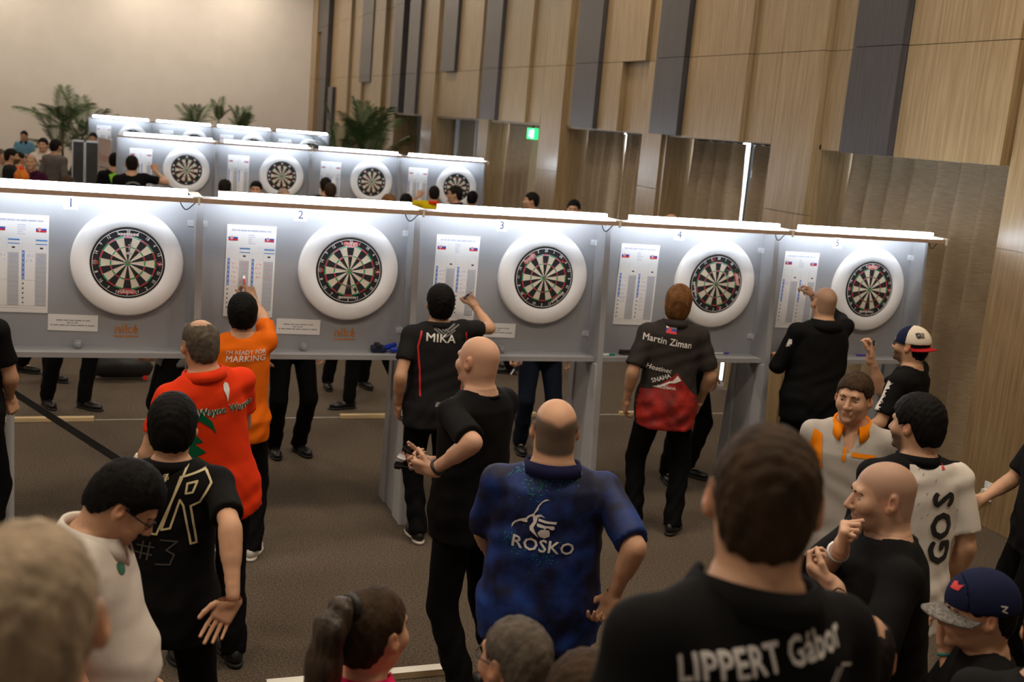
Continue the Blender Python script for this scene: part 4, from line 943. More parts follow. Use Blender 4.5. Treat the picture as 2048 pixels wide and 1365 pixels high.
        v.offset(lambda X, Y, Z: .005*np.sin(44*Z+5*np.sin(20*X)+9*Y)*np.clip((.75-Z)/.3, .15, 1)*(np.sin(7*Z)+.3))
        P, Q = v.mesh(); obj('trousers', np_mesh('trousers', P, Q), pants, root)
    if shoes is not None and legs:
        for k in 'RL':
            j = J['leg'+k]; A = j['A']; fd = j['f']; o = V3((A[0], A[1], 0)); sdv = np.cross(fd, V3((0, 0, 1))); Rf = np.stack([sdv, fd, V3((0, 0, 1))], 1)
            v = Vol(o-V3((.22, .22, 0))*s, o+V3((.22, .22, .17))*s+fd*.06, .0108*q)
            v.add(ell(o+fd*.115*s+V3((0, 0, .035*s)), V3((.046, .095, .040))*s, Rf), 0); v.add(ell(o-fd*.02*s+V3((0, 0, .05*s)), V3((.038, .06, .05))*s, Rf), .03); v.add(cap(o+V3((0, 0, .06*s)), A+V3((0, 0, .02*s)), .044*s, .042*s), .03); v.both(lambda X, Y, Z: (.022*s-Z)+0*X+0*Y)
            P, Q = v.mesh(); sh = obj('shoe', np_mesh('shoe', P, Q), shoes, root)
            v = Vol(o-V3((.22, .22, .01))*s, o+V3((.22, .22, .05))*s+fd*.06, .0108*q); v.add(ell(o+fd*.115*s+V3((0, 0, .018*s)), V3((.050, .102, .06))*s, Rf), 0); v.add(ell(o-fd*.02*s+V3((0, 0, .018*s)), V3((.042, .067, .06))*s, Rf), .03); v.both(lambda X, Y, Z: np.maximum(Z-.024*s, .001-Z)+0*X+0*Y)
            P, Q = v.mesh(); obj('sole', np_mesh('sole', P, Q, False), sole, sh)
    if glasses:
        mb = MB(); r = .0022*hs
        for sd in (-1, 1):
            c = [Hd((sd*(.033+.021*math.cos(D(a))), .105-.010*abs(.033+.021*math.cos(D(a)))/.05, .002+.015*math.sin(D(a)))) for a in range(0, 360, 24)]; mb.tube(c, r*1.2, 5, close=True)
            mb.tube([Hd((sd*.054, .094, .006)), Hd((sd*.074, .07, .008)), Hd((sd*.084, .0, .010)), Hd((sd*.083, -.02, -.004))], r*1.2, 5)
        mb.tube([Hd((-.012, .107, .004)), Hd((0, .110, .006)), Hd((.012, .107, .004))], r*1.2, 5)
        go = mb.build('glasses', FRAMEB, root, smooth=True)
    FIGS[label] = fig
    return fig
# ---- prints on clothes: flat outlines laid onto the cloth
def _bvh(o):
    me = o.data; return BVHTree.FromPolygons([v.co[:] for v in me.vertices], [p.vertices[:] for p in me.polygons])
def decal(fig, me, c, m, name='print', rot=0, side=-1, on='shirt', off=.0035, sub=.016, tilt=None, axis=None):
    """me: mesh drawn in the xy plane (metres); laid on the garment around local (x, z)=c from the back (side -1) or the front (+1)"""
    o = fig[on] if isinstance(on, str) else on
    if not hasattr(o, 'bv_'): pass
    key = o.name
    if key not in BV: BV[key] = _bvh(o)
    bv = BV[key]; bm = bmesh.new(); bm.from_mesh(me); bmesh.ops.triangulate(bm, faces=bm.faces[:])
    for _ in range(5):
        le = [e for e in bm.edges if e.calc_length() > sub]
        if not le: break
        bmesh.ops.subdivide_edges(bm, edges=le, cuts=1); bmesh.ops.triangulate(bm, faces=bm.faces[:])
    cr, sr = math.cos(D(rot)), math.sin(D(rot)); dirv = Vector((0, -side, 0)) if axis is None else Vector(axis).normalized()
    xr = Vector((0, 0, 1)).cross(dirv)*-1; xr.normalize(); up = Vector((0, 0, 1)); bad = []
    cc = Vector(c) if len(c) == 3 else Vector((c[0], 0, c[1]))
    for v in bm.verts:
        x, y = v.co.x*cr-v.co.y*sr, v.co.x*sr+v.co.y*cr; p = cc+xr*x+up*y
        h, nn, ix, ds = bv.ray_cast(p-dirv*1.2, dirv, 2.4)
        if h is None: bad.append(v); continue
        v.co = h-dirv*(off+v.co.z)
    bmesh.ops.delete(bm, geom=bad, context='VERTS'); bmesh.ops.recalc_face_normals(bm, faces=bm.faces[:]); m2 = bpy.data.meshes.new(name); bm.to_mesh(m2); bm.free(); m2.materials.clear(); m2.shade_smooth()
    return obj(name, m2, m, fig['root'])
BV = {}
def dpx(fig, u, v, on='shirt'):
    """where the line of sight through a photo pixel meets the garment, in the person's own frame"""
    o = fig[on]
    if o.name not in BV: BV[o.name] = _bvh(o)
    a = Vector(fig['toL'](CAM)); b = Vector(fig['toL'](CAM+ray(u, v))); h = BV[o.name].ray_cast(a, (b-a).normalized(), 60)[0]
    return None if h is None else h
def print_px(fig, me, u, v, m, name='print', rot=0, side=-1, axis=None, **k):
    h = dpx(fig, u, v)
    if h is None: print('NO HIT', name, u, v); return None
    return decal(fig, me, (h.x, h.y, h.z) if axis else (h.x, h.z), m, name, rot, side, axis=axis, **k)
def poly2d(*polys):
    mb = MB()
    for p in polys: mb.poly([(x, y, 0) for x, y in p])
    return mb.mesh('p')
def stroke2d(lines, wd):
    mb = MB()
    k_ = 0
    for L in lines:
        for a, b in zip(L[:-1], L[1:]):
            k_ += 1; zz = .0005*(k_ % 3)
            a, b = Vector(a), Vector(b); d = (b-a).normalized(); n = Vector((-d.y, d.x))*wd/2; a2, b2 = a-d*wd*.3, b+d*wd*.3
            mb.poly([(*(a2-n), zz), (*(b2-n), zz), (*(b2+n), zz), (*(a2+n), zz)])
    return mb.mesh('s')
# ------------------------------------------------------------------ the people in front of the booths
PRINTW = mat('print_white', (.72, .70, .68), .6, var=.03); PRINTG = mat('print_gold', (.62, .53, .30), .5, var=.1); PRINTK = mat('print_black', (.012, .012, .014), .6, var=.1)
PRINTR = mat('print_red', (.62, .03, .03), .6, var=.05); PRINTGY = mat('print_grey', (.16, .16, .165), .6, var=.1); GREEN = cloth('green_print', (.004, .11, .045)); DIMGOLD = mat('print_dimgold', (.07, .065, .055), .6, var=.1)
ORANGE = cloth('orange', (.80, .155, .006)); REDOR = cloth('redorange', (.78, .045, .008)); POLOW = cloth('whitepolo', (.66, .61, .55)); GREYP = cloth('greypolo', (.44, .41, .38)); COLO = cloth('orange_trim', (.85, .24, .004))
BLUES = mat('cloth_bluecamo', (.004, .006, .030), .6, spec=.3, col2=(.010, .045, .24), vscale=6.5, bump=.08, bscale=160, contrast=(.42, .66))
ZIM = cloth('greybrown', (.034, .029, .027)); WHITES = split_mat('whiteshirt', (.72, .67, .61), (.006, .006, .007), [[(0, -.075, -1), (2, 1.12, 1)], [(0, -.16, -1)], [(2, 1.535, 1)], [(1, .03, 1), (2, 1.30, 1)], [(0, .235, 1), (2, 1.20, -1)]]); MIKAS = cloth('charcoal', (.016, .016, .017)); NAVYC = cloth('navy', (.010, .014, .045)); PINK = cloth('pink', (.75, .015, .10))
GREYJ = cloth('greyjacket', (.22, .22, .22)); REDSHINE = mat('cloth_redshine', (.10, .006, .007), .55, col2=(.50, .02, .012), vscale=7, bump=.2, bscale=60, contrast=(.35, .7))

# 1 marking on booth two
f1 = person('man in an orange T-shirt writing on the score sheet with a red pen', at=(485, 627), H=1.68, yaw=-6, shirt=ORANGE, hair='short', hc='black', thick=.022, head=(0, -6, 0), fat=.012, hem=-.13, pants=TROUSER, shoes=SHOEW, sole=SOLEW, sleeve=.72, loose=.006,
            arms=dict(R=dict(w=aty(504, 597, -.17), pole=(1, -.3, -.5), d=(-.28, .45, .85), n=(-.55, .75, -.3), pose='pinch'), L=dict(l=(-.2, .28, 1.02), pole=(-.6, -.6, -.4))), feet=dict(R=(.12, -.05, -14), L=(-.10, .12, 10)))
print_px(f1, text_mesh("I'M READY FOR", .036, bold=.0004, shear=.1, width=.95), 492, 706, PRINTW, 'lettering', 3); print_px(f1, text_mesh('MARKING', .052, bold=.0008, shear=.15, width=1.0), 491, 719, PRINTW, 'lettering', 3)
J = f1['J']['R']; hw = Vector(f1['toW'](J['W']+J['d']*.115+J['n']*.040)); tp = aty(488, 553, .034); dv = (tp-hw).normalized()
marker(tp-dv*.150, tp-dv*.004, .008, PR, PW, 'red and white marker pen held against the booth two score sheet', tip=False)
# 2 red and green shirt
f2 = person('man in a red and green darts shirt beside the orange T-shirt', at=(400, 688), H=1.82, yaw=18, roll=-9, shirt=REDOR, hair='short', hc='ash', thick=.006, buzz=('ash', .6), crown=(-.02, .05, .05), head=(0, 0, 6), collar='polo', hem=-.14, bw=1.0, fat=.008, loose=.010,
            arms=dict(R=dict(l=(.16, .30, 1.02), pole=(.6, -.8, -.2)), L=dict(l=(-.22, .25, 1.02), pole=(-.6, -.8, -.2))), neck=1.05)
print_px(f2, text_mesh('Wayne Warren', .052, bold=.0022, width=.9), 458, 818, PRINTW, 'lettering_outline', 4, off=.003); print_px(f2, text_mesh('Wayne Warren', .052, bold=.0002, width=.9), 458, 818, GREEN, 'lettering', 4, off=.005)
print_px(f2, poly2d([(-.012, .035), (.0, .045), (.014, .035), (.017, .012), (.008, -.03), (.004, -.05), (-.002, -.02), (-.014, .01)]), 453, 784, PRINTW, 'crest', 0)
h = dpx(f2, 412, 905)
if h is not None:
    cx, cz = h.x, h.z
    # green flame panel on the left flank with ragged tongues towards the spine
    body_ = [(-.16, .13), (-.06, .10), (-.015, .05), (-.05, .04), (.0, .0), (-.04, -.02), (.025, -.06), (-.02, -.08), (.05, -.11), (.0, -.13), (.075, -.17), (.02, -.18), (.10, -.235), (.05, -.24), (.12, -.30), (-.16, -.34)]
    decal(f2, poly2d(body_[::-1]), (cx, cz), GREEN, 'green_panel'); decal(f2, poly2d([(-.07, .20), (-.02, .195), (.03, .15), (.055, .085), (.03, .115), (-.02, .15), (-.07, .165)][::-1]), (cx-.01, cz), GREEN, 'green_streak')
# 3 black shirt with gold strokes
f3 = person('dark-haired man in a black shirt with gold outlined letters on its back', at=(346, 853), H=1.73, yaw=-10, shirt=BLACKC, hair='short', hc='black', thick=.020, collar='stand', hem=-.15, sleeve=.78, fat=.006, loose=.006,
            arms=dict(R=dict(w=atd(466, 1195, 3.92), pole=(.25, -1, .1), d=(-.45, -.25, -.85), n=(.1, -1, .2), pose='flat'), L=dict(l=(-.15, .25, 1.05), pole=(-.7, -.7, -.2))))
print_px(f3, stroke2d([[(-.115, .11), (-.085, .11), (-.08, -.01), (-.035, .145), (.025, .165), (-.06, -.14), (-.085, -.14), (-.115, .11)], [(-.005, .08), (.075, .105), (.105, .07), (.075, -.005), (.045, -.02), (.085, -.16), (.065, -.165), (.02, -.02), (.005, .0), (-.015, -.11), (-.045, -.12), (-.005, .08)], [(.022, .06), (.055, .068), (.045, .03), (.022, .025), (.022, .06)]], .0075), 357, 1000, PRINTG, 'outlined_letters', -6)
print_px(f3, stroke2d([[(-.06, .03), (-.065, -.04)], [(-.035, .03), (-.04, -.04)], [(-.08, .012), (-.02, .012)], [(-.085, -.018), (-.025, -.018)], [(0, .045), (.06, .045), (.025, .008), (.055, -.005), (.045, -.045), (-.005, -.05)]], .006), 318, 1103, DIMGOLD, 'outlined_number', -6)
print_px(f3, stroke2d([[(-.011, .004), (-.004, .004), (-.004, .011), (.004, .011), (.004, .004), (.011, .004), (.011, -.004), (.004, -.004), (.004, -.011), (-.004, -.011), (-.004, -.004), (-.011, -.004), (-.011, .004)]], .0022), 341, 930, PRINTG, 'small_cross')
# 4 white polo, looking down
f4 = person('man with glasses in a white polo shirt looking down', at=(252, 1005), H=1.77, yaw=-103, shirt=POLOW, hair='short', hc='black', thick=.017, buzz=('black', .5), head=(6, 34, 0), lean=7, collar='polo', glasses=True, face=True, vopen=True, belly=.10, fat=.02, loose=.01, hem=-.14,
            arms=dict(R=dict(l=(.24, .16, .90), pole=(.5, -.8, -.2), pose='grip'), L=dict(l=(-.24, .16, .90), pole=(-.5, -.8, -.2), pose='grip')))
g4 = print_px(f4, poly2d([(.019*math.cos(D(a)), .019*math.sin(D(a))) for a in range(0, 360, 30)]), 241, 1137, mat('badge_green', (.02, .13, .07), .6, var=.4, vscale=60), 'round_badge', 0, side=1)
# 5 nearest shaven head
f5 = person('man with cropped sandy hair seen from behind, close to the white polo', at=(52, 1238), H=1.72, ground=.6, yaw=-6, shirt=cloth('greytee', (.10, .10, .10)), hair='short', hc='blond', thick=.005, buzz=('blond', .6), collar='crew', hs=1.02, q=.9)
# 6 MIKA
f6 = person('man in a black and red darts shirt writing on the booth three score sheet', at=(880, 607), H=1.76, yaw=-4, shirt=MIKAS, hair='short', hc='black', thick=.021, head=(0, -10, 0), hem=-.13, collar='stand', fat=.014, sleeve=.62, pants=TROUSER, shoes=SHOEB, sole=SOLEW, loose=.005,
            arms=dict(R=dict(w=aty(950, 612, -.16), pole=(1, -.4, -.6), d=(-.35, .45, .6), n=(-.5, .7, -.5), pose='fist'), L=dict(l=(-.235, .0, .93), pole=(-.4, -1, 0))), feet=dict(R=(.10, .05, -12), L=(-.06, -.06, 6)))
print_px(f6, text_mesh('MIKA', .074, bold=.0012, width=1.12), 882, 678, PRINTW, 'lettering', -3)
for sg in (-1, 1): print_px(f6, stroke2d([[(0, .12), (-.02*sg*-1, .02), (.0, -.14), (.01*-sg, -.30)]], .011), 842 if sg < 0 else 928, 700, PRINTR, 'red_piping', 0)
for k in range(4): print_px(f6, stroke2d([[(-.07, .03-.0*k), (0, -.015), (.07, .03)]], .009), 890, 652+6*k, PRINTGY, 'grey_stripe', -3)
print_px(f6, poly2d([(-.06, -.03), (.03, -.035), (.09, .03), (.05, .035), (.0, .0), (-.05, .0)]), 888, 805, mat('print_palegrey', (.20, .22, .20), .6, var=.4, vscale=25), 'hem_graphic', -3)
marker(aty(930, 597, -.12), aty(944, 582, -.18), .007, PB, PW, 'blue and white pen in the fist over the booth three score sheet', tip=False)
# 7 bald man with darts
f7 = person('bald man in a plain black T-shirt holding darts', at=(955, 722), H=1.85, yaw=30, shirt=BLACKC, hair=None, collar='crew', neck=1.08, fat=.012, bw=1.02, sleeve=.9, loose=.010, hem=-.12, head=(3, 0, 0),
            arms=dict(L=dict(w=atd(866, 942, 5.02), pole=(-.5, -1, -.2), d=(-.2, .9, .05), n=(.8, .1, .5), pose='grip'), R=dict(w=atd(858, 926, 5.30), pole=(.6, -.8, -.4), d=(-.7, .5, 0), n=(-.4, -.3, .8), pose='pinch')), skin=(.62, .36, .24), pants=TROUSER, feet=dict(R=(.11, -.16, -12), L=(-.10, -.12, 8)))
J = f7['J']['L']; wv = unit(J['W']-J['E']); c0 = J['W']-wv*.03
e1 = unit(np.cross(wv, (0, 0, 1))); e2 = np.cross(wv, e1); MB().tube([tuple(c0+(e1*math.cos(D(a))+e2*math.sin(D(a)))*.033) for a in range(0, 360, 20)], .008, 6, close=True).build('wristband', BLACKRUB, f7['root'], smooth=True)
hw = Vector(f7['toW'](J['W']+J['d']*.08)); dd = (atd(822, 926, 5.05)-hw).normalized()
for k in range(3): dart(hw-dd*.05+Vector((.004*k, 0, .006*k)), hw+dd*.1+Vector((.036*(k-1), 0, .034*(k-1))), 'dart with a black and white flight held by the bald man in black', FLB if k != 1 else FLW, 'darts held by the bald man')
# 8 ROSKO
f8 = person('broad bald man in a blue patterned darts shirt with a white gorilla print', at=(1110, 858), H=1.80, yaw=-17, shirt=BLUES, hair=None, buzz=('ash', .9), btop=(.03, .05), collar='polo', cm=cloth('navycollar', (.010, .010, .045)), bw=1.07, fat=.038, neck=1.25, belly=.05, sleeve=.92, loose=.010, hem=-.13, wr=.006, hs=1.04,
            arms=dict(R=dict(w=atd(1226, 1192, 4.30), pole=(.45, -1, 0), d=(-.25, .1, -.9), n=(-.6, -.3, .1), pose='grip'), L=dict(w=atd(985, 1120, 4.72), pole=(-1, -.5, -.2), pose='relax')))
print_px(f8, text_mesh('ROSKO', .066, bold=.0012, width=1.08), 1086, 1094, PRINTW, 'lettering', -4)
LG = lambda pts: [((x-780)/1638*.36, -(y-480)/1365*.30) for x, y in pts]
print_px(f8, poly2d(LG([(960, 150), (900, 150), (840, 195), (790, 260), (770, 300), (720, 420), (640, 470), (600, 520), (500, 560), (420, 620), (385, 680), (390, 750), (410, 690), (450, 630), (520, 590), (620, 595), (640, 570), (625, 545), (660, 495), (715, 470), (735, 560), (680, 650), (690, 710), (740, 745), (800, 790), (860, 830), (780, 720), (745, 660), (790, 560), (800, 480), (850, 450), (930, 470), (850, 420), (790, 430), (750, 460), (740, 420), (790, 350), (800, 290), (850, 210)])[::-1]), 1073, 1035, PRINTW, 'gorilla_print', -3)
print_px(f8, poly2d(LG([(820, 490), (950, 515), (1135, 510), (1130, 555), (950, 555), (815, 535)])[::-1], LG([(800, 575), (960, 600), (1100, 590), (1115, 640), (1080, 665), (1030, 650), (1000, 630), (960, 640), (945, 665), (910, 640), (860, 640), (805, 625)])[::-1], LG([(870, 680), (940, 665), (1020, 670), (1040, 720), (1045, 780), (960, 825), (870, 800), (825, 740)])[::-1]), 1073, 1035, PRINTW, 'gorilla_print', -3)
TEAL = mat('print_teal', (.01, .22, .18), .6, var=.4, vscale=40)
R_ = random.Random(4); sp = MB()
for k in range(420):
    cx_, cy_ = R_.choice(((-.12, .04), (-.06, .02), (.03, .05), (.10, .02), (.13, .06), (-.02, -.02), (-.1, -.25), (.02, -.28))); x, y = R_.gauss(cx_, .025), R_.gauss(cy_, .028); x = round(x/.006)*.006; y = round(y/.006)*.006; sp.poly([(x, y, 0), (x+.0036, y, 0), (x+.0036, y+.0036, 0), (x, y+.0036, 0)])
o_ = print_px(f8, sp.mesh('s'), 1085, 960, TEAL, 'speckle_print')
if o_: o_['kind'] = 'stuff'
# 9 grey and red shirt
f9 = person('man with sandy hair in a grey and red darts shirt at booth four', at=(1356, 606), H=1.83, yaw=-17, shirt=ZIM, hair='mop', hc='ginger', thick=.020, collar='polo', fat=.016, hem=-.16, sleeve=.86, loose=.012, head=(-6, -8, 4), wr=.006, pants=TROUSER, shoes=SHOEB,
            arms=dict(L=dict(l=(-.27, .02, .92), pole=(-.4, -1, 0)), R=dict(l=(.26, .10, .93), pole=(.6, -.9, 0))), feet=dict(R=(.13, -.02, -25), L=(-.13, .05, 12)))
h = dpx(f9, 1330, 800)
if h is not None:
    decal(f9, poly2d([(-.24, -.24), (.24, -.24), (.24, .015), (.16, .04), (.09, .115), (.05, .165), (.025, .19), (.0, .165), (-.06, .12), (-.14, .06), (-.24, .035)]), (0.0, h.z), REDSHINE, 'red_flank', off=.003)
print_px(f9, text_mesh('Martin Ziman', .066, bold=.0012, width=.92), 1336, 684, PRINTW, 'lettering', -6); print_px(f9, text_mesh('Hostinec', .048, bold=.001, shear=.2, width=.95), 1318, 738, PRINTW, 'lettering', -6, off=.006)
print_px(f9, text_mesh('SNAHA', .044, bold=.001, width=.9), 1322, 757, PRINTW, 'lettering', 22, off=.006); print_px(f9, text_mesh('ROŽŇAVA', .028, bold=.0008, width=.95), 1333, 776, PRINTW, 'lettering', -4, off=.006)
print_px(f9, poly2d([(-.09, -.052), (-.05, -.040), (.02, -.002), (.045, .004), (.075, .045), (.105, .012), (.06, -.01), (.03, -.012), (-.04, -.052)]), 1332, 762, PRINTW, 'dart_print', -2, off=.006)
_h = dpx(f9, 1343, 660)
if _h is not None:
    for (z0, z1, m_) in ((.0085, .0255, PRINTW), (-.0085, .0085, mat('flag_blue', (.02, .06, .42))), (-.0255, -.0085, mat('flag_red', (.62, .02, .03)))): decal(f9, poly2d([(-.036, z0), (.036, z0), (.036, z1), (-.036, z1)]), (_h.x, _h.z), m_, 'flag_stripe', -5, off=.004)
    decal(f9, poly2d([(-.022, .014), (-.002, .014), (-.002, -.006), (-.012, -.016), (-.022, -.006)][::-1]), (_h.x, _h.z), PRINTR, 'flag_crest', -5, off=.006)
# 10 shaven man in a black hoodie
f10 = person('shaven-headed man in a black hooded jacket writing at booth five', at=(1648, 606), H=1.85, yaw=-6, shirt=BLACKC, long=True, hood=True, hair=None, buzz=('ash', .5), fat=.03, bw=1.05, hem=-.16, loose=.014, neck=1.12, pants=cloth('dark_camo', (.008, .009, .008), var=.4, vscale=9),
            arms=dict(R=dict(w=aty(1628, 596, -.14), pole=(.7, -.5, -.6), pose='pinch', d=(-.2, .6, .7), n=(-.6, .6, -.3)), L=dict(w=aty(1562, 704, -.235)-Vector((0, 0, .029)), pole=(-.75, -1, -.5), d=(.12, .97, -.06), n=(.1, -.05, -1), pose='flat')))
print_px(f10, poly2d([(-.022, -.02), (.012, -.02), (.02, .015), (.005, .02)], [(-.03, -.03), (.0, -.03), (-.012, -.018)]), 1578, 684, PRINTW, 'sleeve_mark', 20)
# 11 player with the cap
f11 = person('player in a black T-shirt and backward red, white and navy cap throwing a dart', at=(1822, 692), H=1.77, yaw=30, shirt=BLACKC, hair='short', hc='black', thick=.008, glasses=True, collar='vee', beard=('black', .75), face=True, sleeve=.8, loose=.008, head=(-2, -3, 0), hem=-.12,
            arms=dict(R=dict(w=aty(1741, 716, -1.47), pole=(.35, -.2, -1), d=(.15, .0, .98), n=(-.3, .9, .1), pose='pinch'), L=dict(l=(-.25, .22, .98), pole=(-.6, -.9, -.1))))
def capmesh(fig, back, m1, m2, brim, split=.02, lbl='cap_crown'):
    Hd, RH, hs, root, hc_ = fig['Hd'], fig['RH'], fig['hs'], fig['root'], fig['hcn']; s = -1 if back else 1
    E3 = lambda c, r: ell(Hd(c), V3(r)*hs, RH)
    for part in (0, 1):
        v = Vol(hc_-.18, hc_+.18, .006); v.add(E3((0, -.012, .030), (.091, .113, .105)), 0); g = v.grid((slice(None),)*3); dx, dy, dz = g[0]-hc_[0], g[1]-hc_[1], g[2]-hc_[2]
        ly = (dx*RH[0, 1]+dy*RH[1, 1]+dz*RH[2, 1])/hs; lz = (dx*RH[0, 2]+dy*RH[1, 2]+dz*RH[2, 2])/hs
        v.v = np.maximum(v.v, (.018-lz+.10*s*ly*0+.12*ly*(s))*hs*.9); sp = (ly*s-split)*(1 if part else -1)*-1
        v.v = np.maximum(v.v, sp*hs).astype(np.float32); P, Q = v.mesh(); o = obj('cap_front' if part else 'cap_crown', np_mesh('cap', P, Q), m2 if part else m1, root); fig['capfront' if part else 'capcrown'] = o
    mb = MB(); n = 14; rows = 6
    for k in range(2):
        for j in range(rows+1):
            for i in range(n+1):
                a = D(-74+148*i/n); r0 = (.088*math.sin(a), .098*math.cos(a)); ext = .085*math.cos(a)**.6*j/rows if math.cos(a) > 0 else 0
                x, y = r0[0]*(1+.10*j/rows), r0[1]-.012+ext; z = .016+.12*y*(1)*(.35)-.030*(x/.09)**2*.7-.010*(j/rows)-.0045*k
                mb.v.append(tuple(Hd((x, s*y, z))))
    L = n+1; N_ = (rows+1)*L
    for k in range(2):
        for j in range(rows):
            for i in range(n): q_ = (k*N_+j*L+i, k*N_+j*L+i+1, k*N_+(j+1)*L+i+1, k*N_+(j+1)*L+i); mb.f.append(q_ if k == 0 else q_[::-1]); mb.mi.append(0)
    for i in range(n): b = rows*L+i; mb.f.append((b, b+1, N_+b+1, N_+b)); mb.mi.append(0)
    mb.build('cap_brim', brim, root, smooth=True)
CREAM = cloth('cap_cream', (.68, .60, .50)); REDB = cloth('cap_red', (.36, .012, .018))
capmesh(f11, True, NAVYC, CREAM, REDB, -.01)
def px_on(fig, on, me, u, v, m, name, off=.003, rot=0):
    """lay a print on a part along the line of sight direction of the part's own surface"""
    h = dpx(fig, u, v, on)
    if h is None: print('NO HIT', name); return
    ax = Vector(fig['hcn'])-h; ax.z = 0; decal(fig, me, (h.x, h.y, h.z), m, name, rot, on=on, off=off, axis=ax, sub=.008)
px_on(f11, 'capfront', poly2d([(-.026, .010), (-.008, .016), (.012, .014), (.016, .018), (.028, .012), (.024, .0), (.028, -.012), (.0, -.014), (-.012, -.020), (-.022, -.010)]), 1840, 672, PRINTK, 'cap_patch')
px_on(f11, 'capfront', stroke2d([[(-.016, -.004), (.0, .008)], [(.004, .009), (.020, .009)], [(.004, .002), (.020, .002)], [(.004, -.006), (.020, -.006)]], .002), 1840, 672, CREAM, 'cap_patch_lines', off=.0045)
print_px(f11, poly2d([(-.06, -.10), (.06, -.10), (.065, .06), (.05, .10), (.028, .085), (.01, .10), (-.015, .08), (-.04, .09), (-.06, .05)]), 1791, 795, PRINTW, 'chest_print', 0, side=1); print_px(f11, poly2d([(-.065, -.12), (.06, -.12), (.05, -.02), (.0, .02), (-.05, -.01)]), 1786, 840, PRINTGY, 'chest_print', 0, side=1, off=.005); print_px(f11, poly2d([(-.05, -.05), (.05, -.05), (.03, .03), (-.03, .02)]), 1786, 862, PRINTR, 'chest_print', 0, side=1, off=.007)
hw = Vector(f11['toW'](f11['J']['R']['W']+f11['J']['R']['d']*.11+f11['J']['R']['n']*.03)); dv = (aty(1738, 662, -1.3)-aty(1762, 676, -1.5)).normalized()
dart(hw+dv*.06, hw-dv*.1, 'dart raised between the fingers of the player with the backward cap', FLB)
# 12 facing the camera
f12 = person('man in a grey polo shirt with an orange collar facing the crowd', at=(1708, 795), H=1.79, yaw=143, shirt=GREYP, hair='short', hc='brown', thick=.010, head=(-16, 3, 0), face=True, collar='polo', cm=COLO, hem=-.12, sleeve=.85, loose=.008, bw=.98, buzz=('brown', .6), beard=('brown', .12), wr=.005, vopen=True)
f12h = dpx(f12, 1691, 890)
if f12h is not None: decal(f12, poly2d([(-.007, -.07), (.007, -.07), (.009, -.0), (-.009, -.0)]), (f12h.x, f12h.z), COLO, 'placket', side=1)
print_px(f12, poly2d([(-.055, -.008), (.055, -.008), (.055, .012), (-.055, .012)]), 1727, 914, COLO, 'pocket_trim', -2, side=1); print_px(f12, poly2d([(-.045, -.10), (.05, -.10), (.03, .06), (-.01, .08)]), 1629, 890, COLO, 'sleeve_panel', 0, side=1)
# 13 white back with black letters
f13 = person('dark-haired man in a white shirt with big black letters down the back', at=(1832, 850), H=1.84, yaw=-14, shirt=WHITES, hair='short', hc='black', thick=.022, head=(34, 4, 0), collar='stand', cm=BLACKC, hem=-.16, sleeve=.8, fat=.016, loose=.008, beard=('black', .8), wr=.006, neck=1.05)
for ch, (u_, v_) in zip('SOG', ((1890, 1000), (1885, 1052), (1880, 1104))): print_px(f13, text_mesh(ch, .145, bold=.006, width=1.0), u_, v_, PRINTK, 'letter', 90)
print_px(f13, poly2d([(-.006, -.02), (.010, -.018), (-.004, .03)]), 1881, 927, PRINTR, 'red_mark'); 
sp = MB()
for k in range(34):
    x, y = R_.uniform(-.14, .14), R_.uniform(-.26, .2); sp.poly([(x, y, 0), (x+.003, y, 0), (x+.009, y+.010, 0), (x+.0075, y+.011, 0)])
o_ = print_px(f13, sp.mesh('s'), 1870, 1010, PRINTGY, 'tick_print')
if o_: o_['kind'] = 'stuff'
# 14 laughing bald man
f14 = person('smiling bald man in a black T-shirt with a hand at his chin', at=(1764, 992), H=1.78, yaw=66, shirt=BLACKC, hair=None, buzz=('ash', .35), face=True, hc='dark', beard=('dark', .45), head=(2, 6, 0), smile=1.0, neck=1.15, fat=.045, bw=1.14, belly=.06, sleeve=.95, loose=.018, skin=(.62, .37, .25), collar='crew', hs=1.05,
            arms=dict(R=dict(w=atd(1682, 1098, 3.80), pole=(.1, .7, -1), d=(-.25, .05, 1), n=(-.2, -1, .1), pose='fist'), L=dict(w=atd(1663, 1168, 3.72), pole=(-.7, -.5, -.8), d=(.5, .75, .35), n=(.4, -.4, .7), pose='grip')))
J = f14['J']['R']; wv = unit(J['W']-J['E']); c0 = J['W']-wv*.035; e1 = unit(np.cross(wv, (0, 0, 1))); e2 = np.cross(wv, e1)
MB().tube([tuple(c0+(e1*math.cos(D(a))+e2*math.sin(D(a)))*.034) for a in range(0, 360, 20)], .0055, 6, close=True).build('watch', CHROME, f14['root'], smooth=True)
# 15 nearest man with the name on his back
f15 = person('man with cropped brown hair and a white name on his black shirt', at=(1528, 1000), H=1.80, ground=.6, yaw=4, roll=5, shirt=BLACKC, hair='short', hc='brown', thick=.007, buzz=('brown', .7), collar='polo', fat=.016, bw=1.0, neck=1.05, sleeve=.9, loose=.008, q=.9, head=(-32, 2, -3))
print_px(f15, text_mesh('LIPPERT Gábor', .058, bold=.0016, width=.74), 1545, 1318, PRINTW, 'lettering', 7)
print_px(f15, stroke2d([[(-.02, -.02), (.0, .012), (.02, .0), (.0, -.02)], [(.04, -.02), (.07, .02)], [(.05, -.02), (.085, .02), (.12, .0)]], .004), 1610, 1392, PRINTW, 'script_lettering', 7)
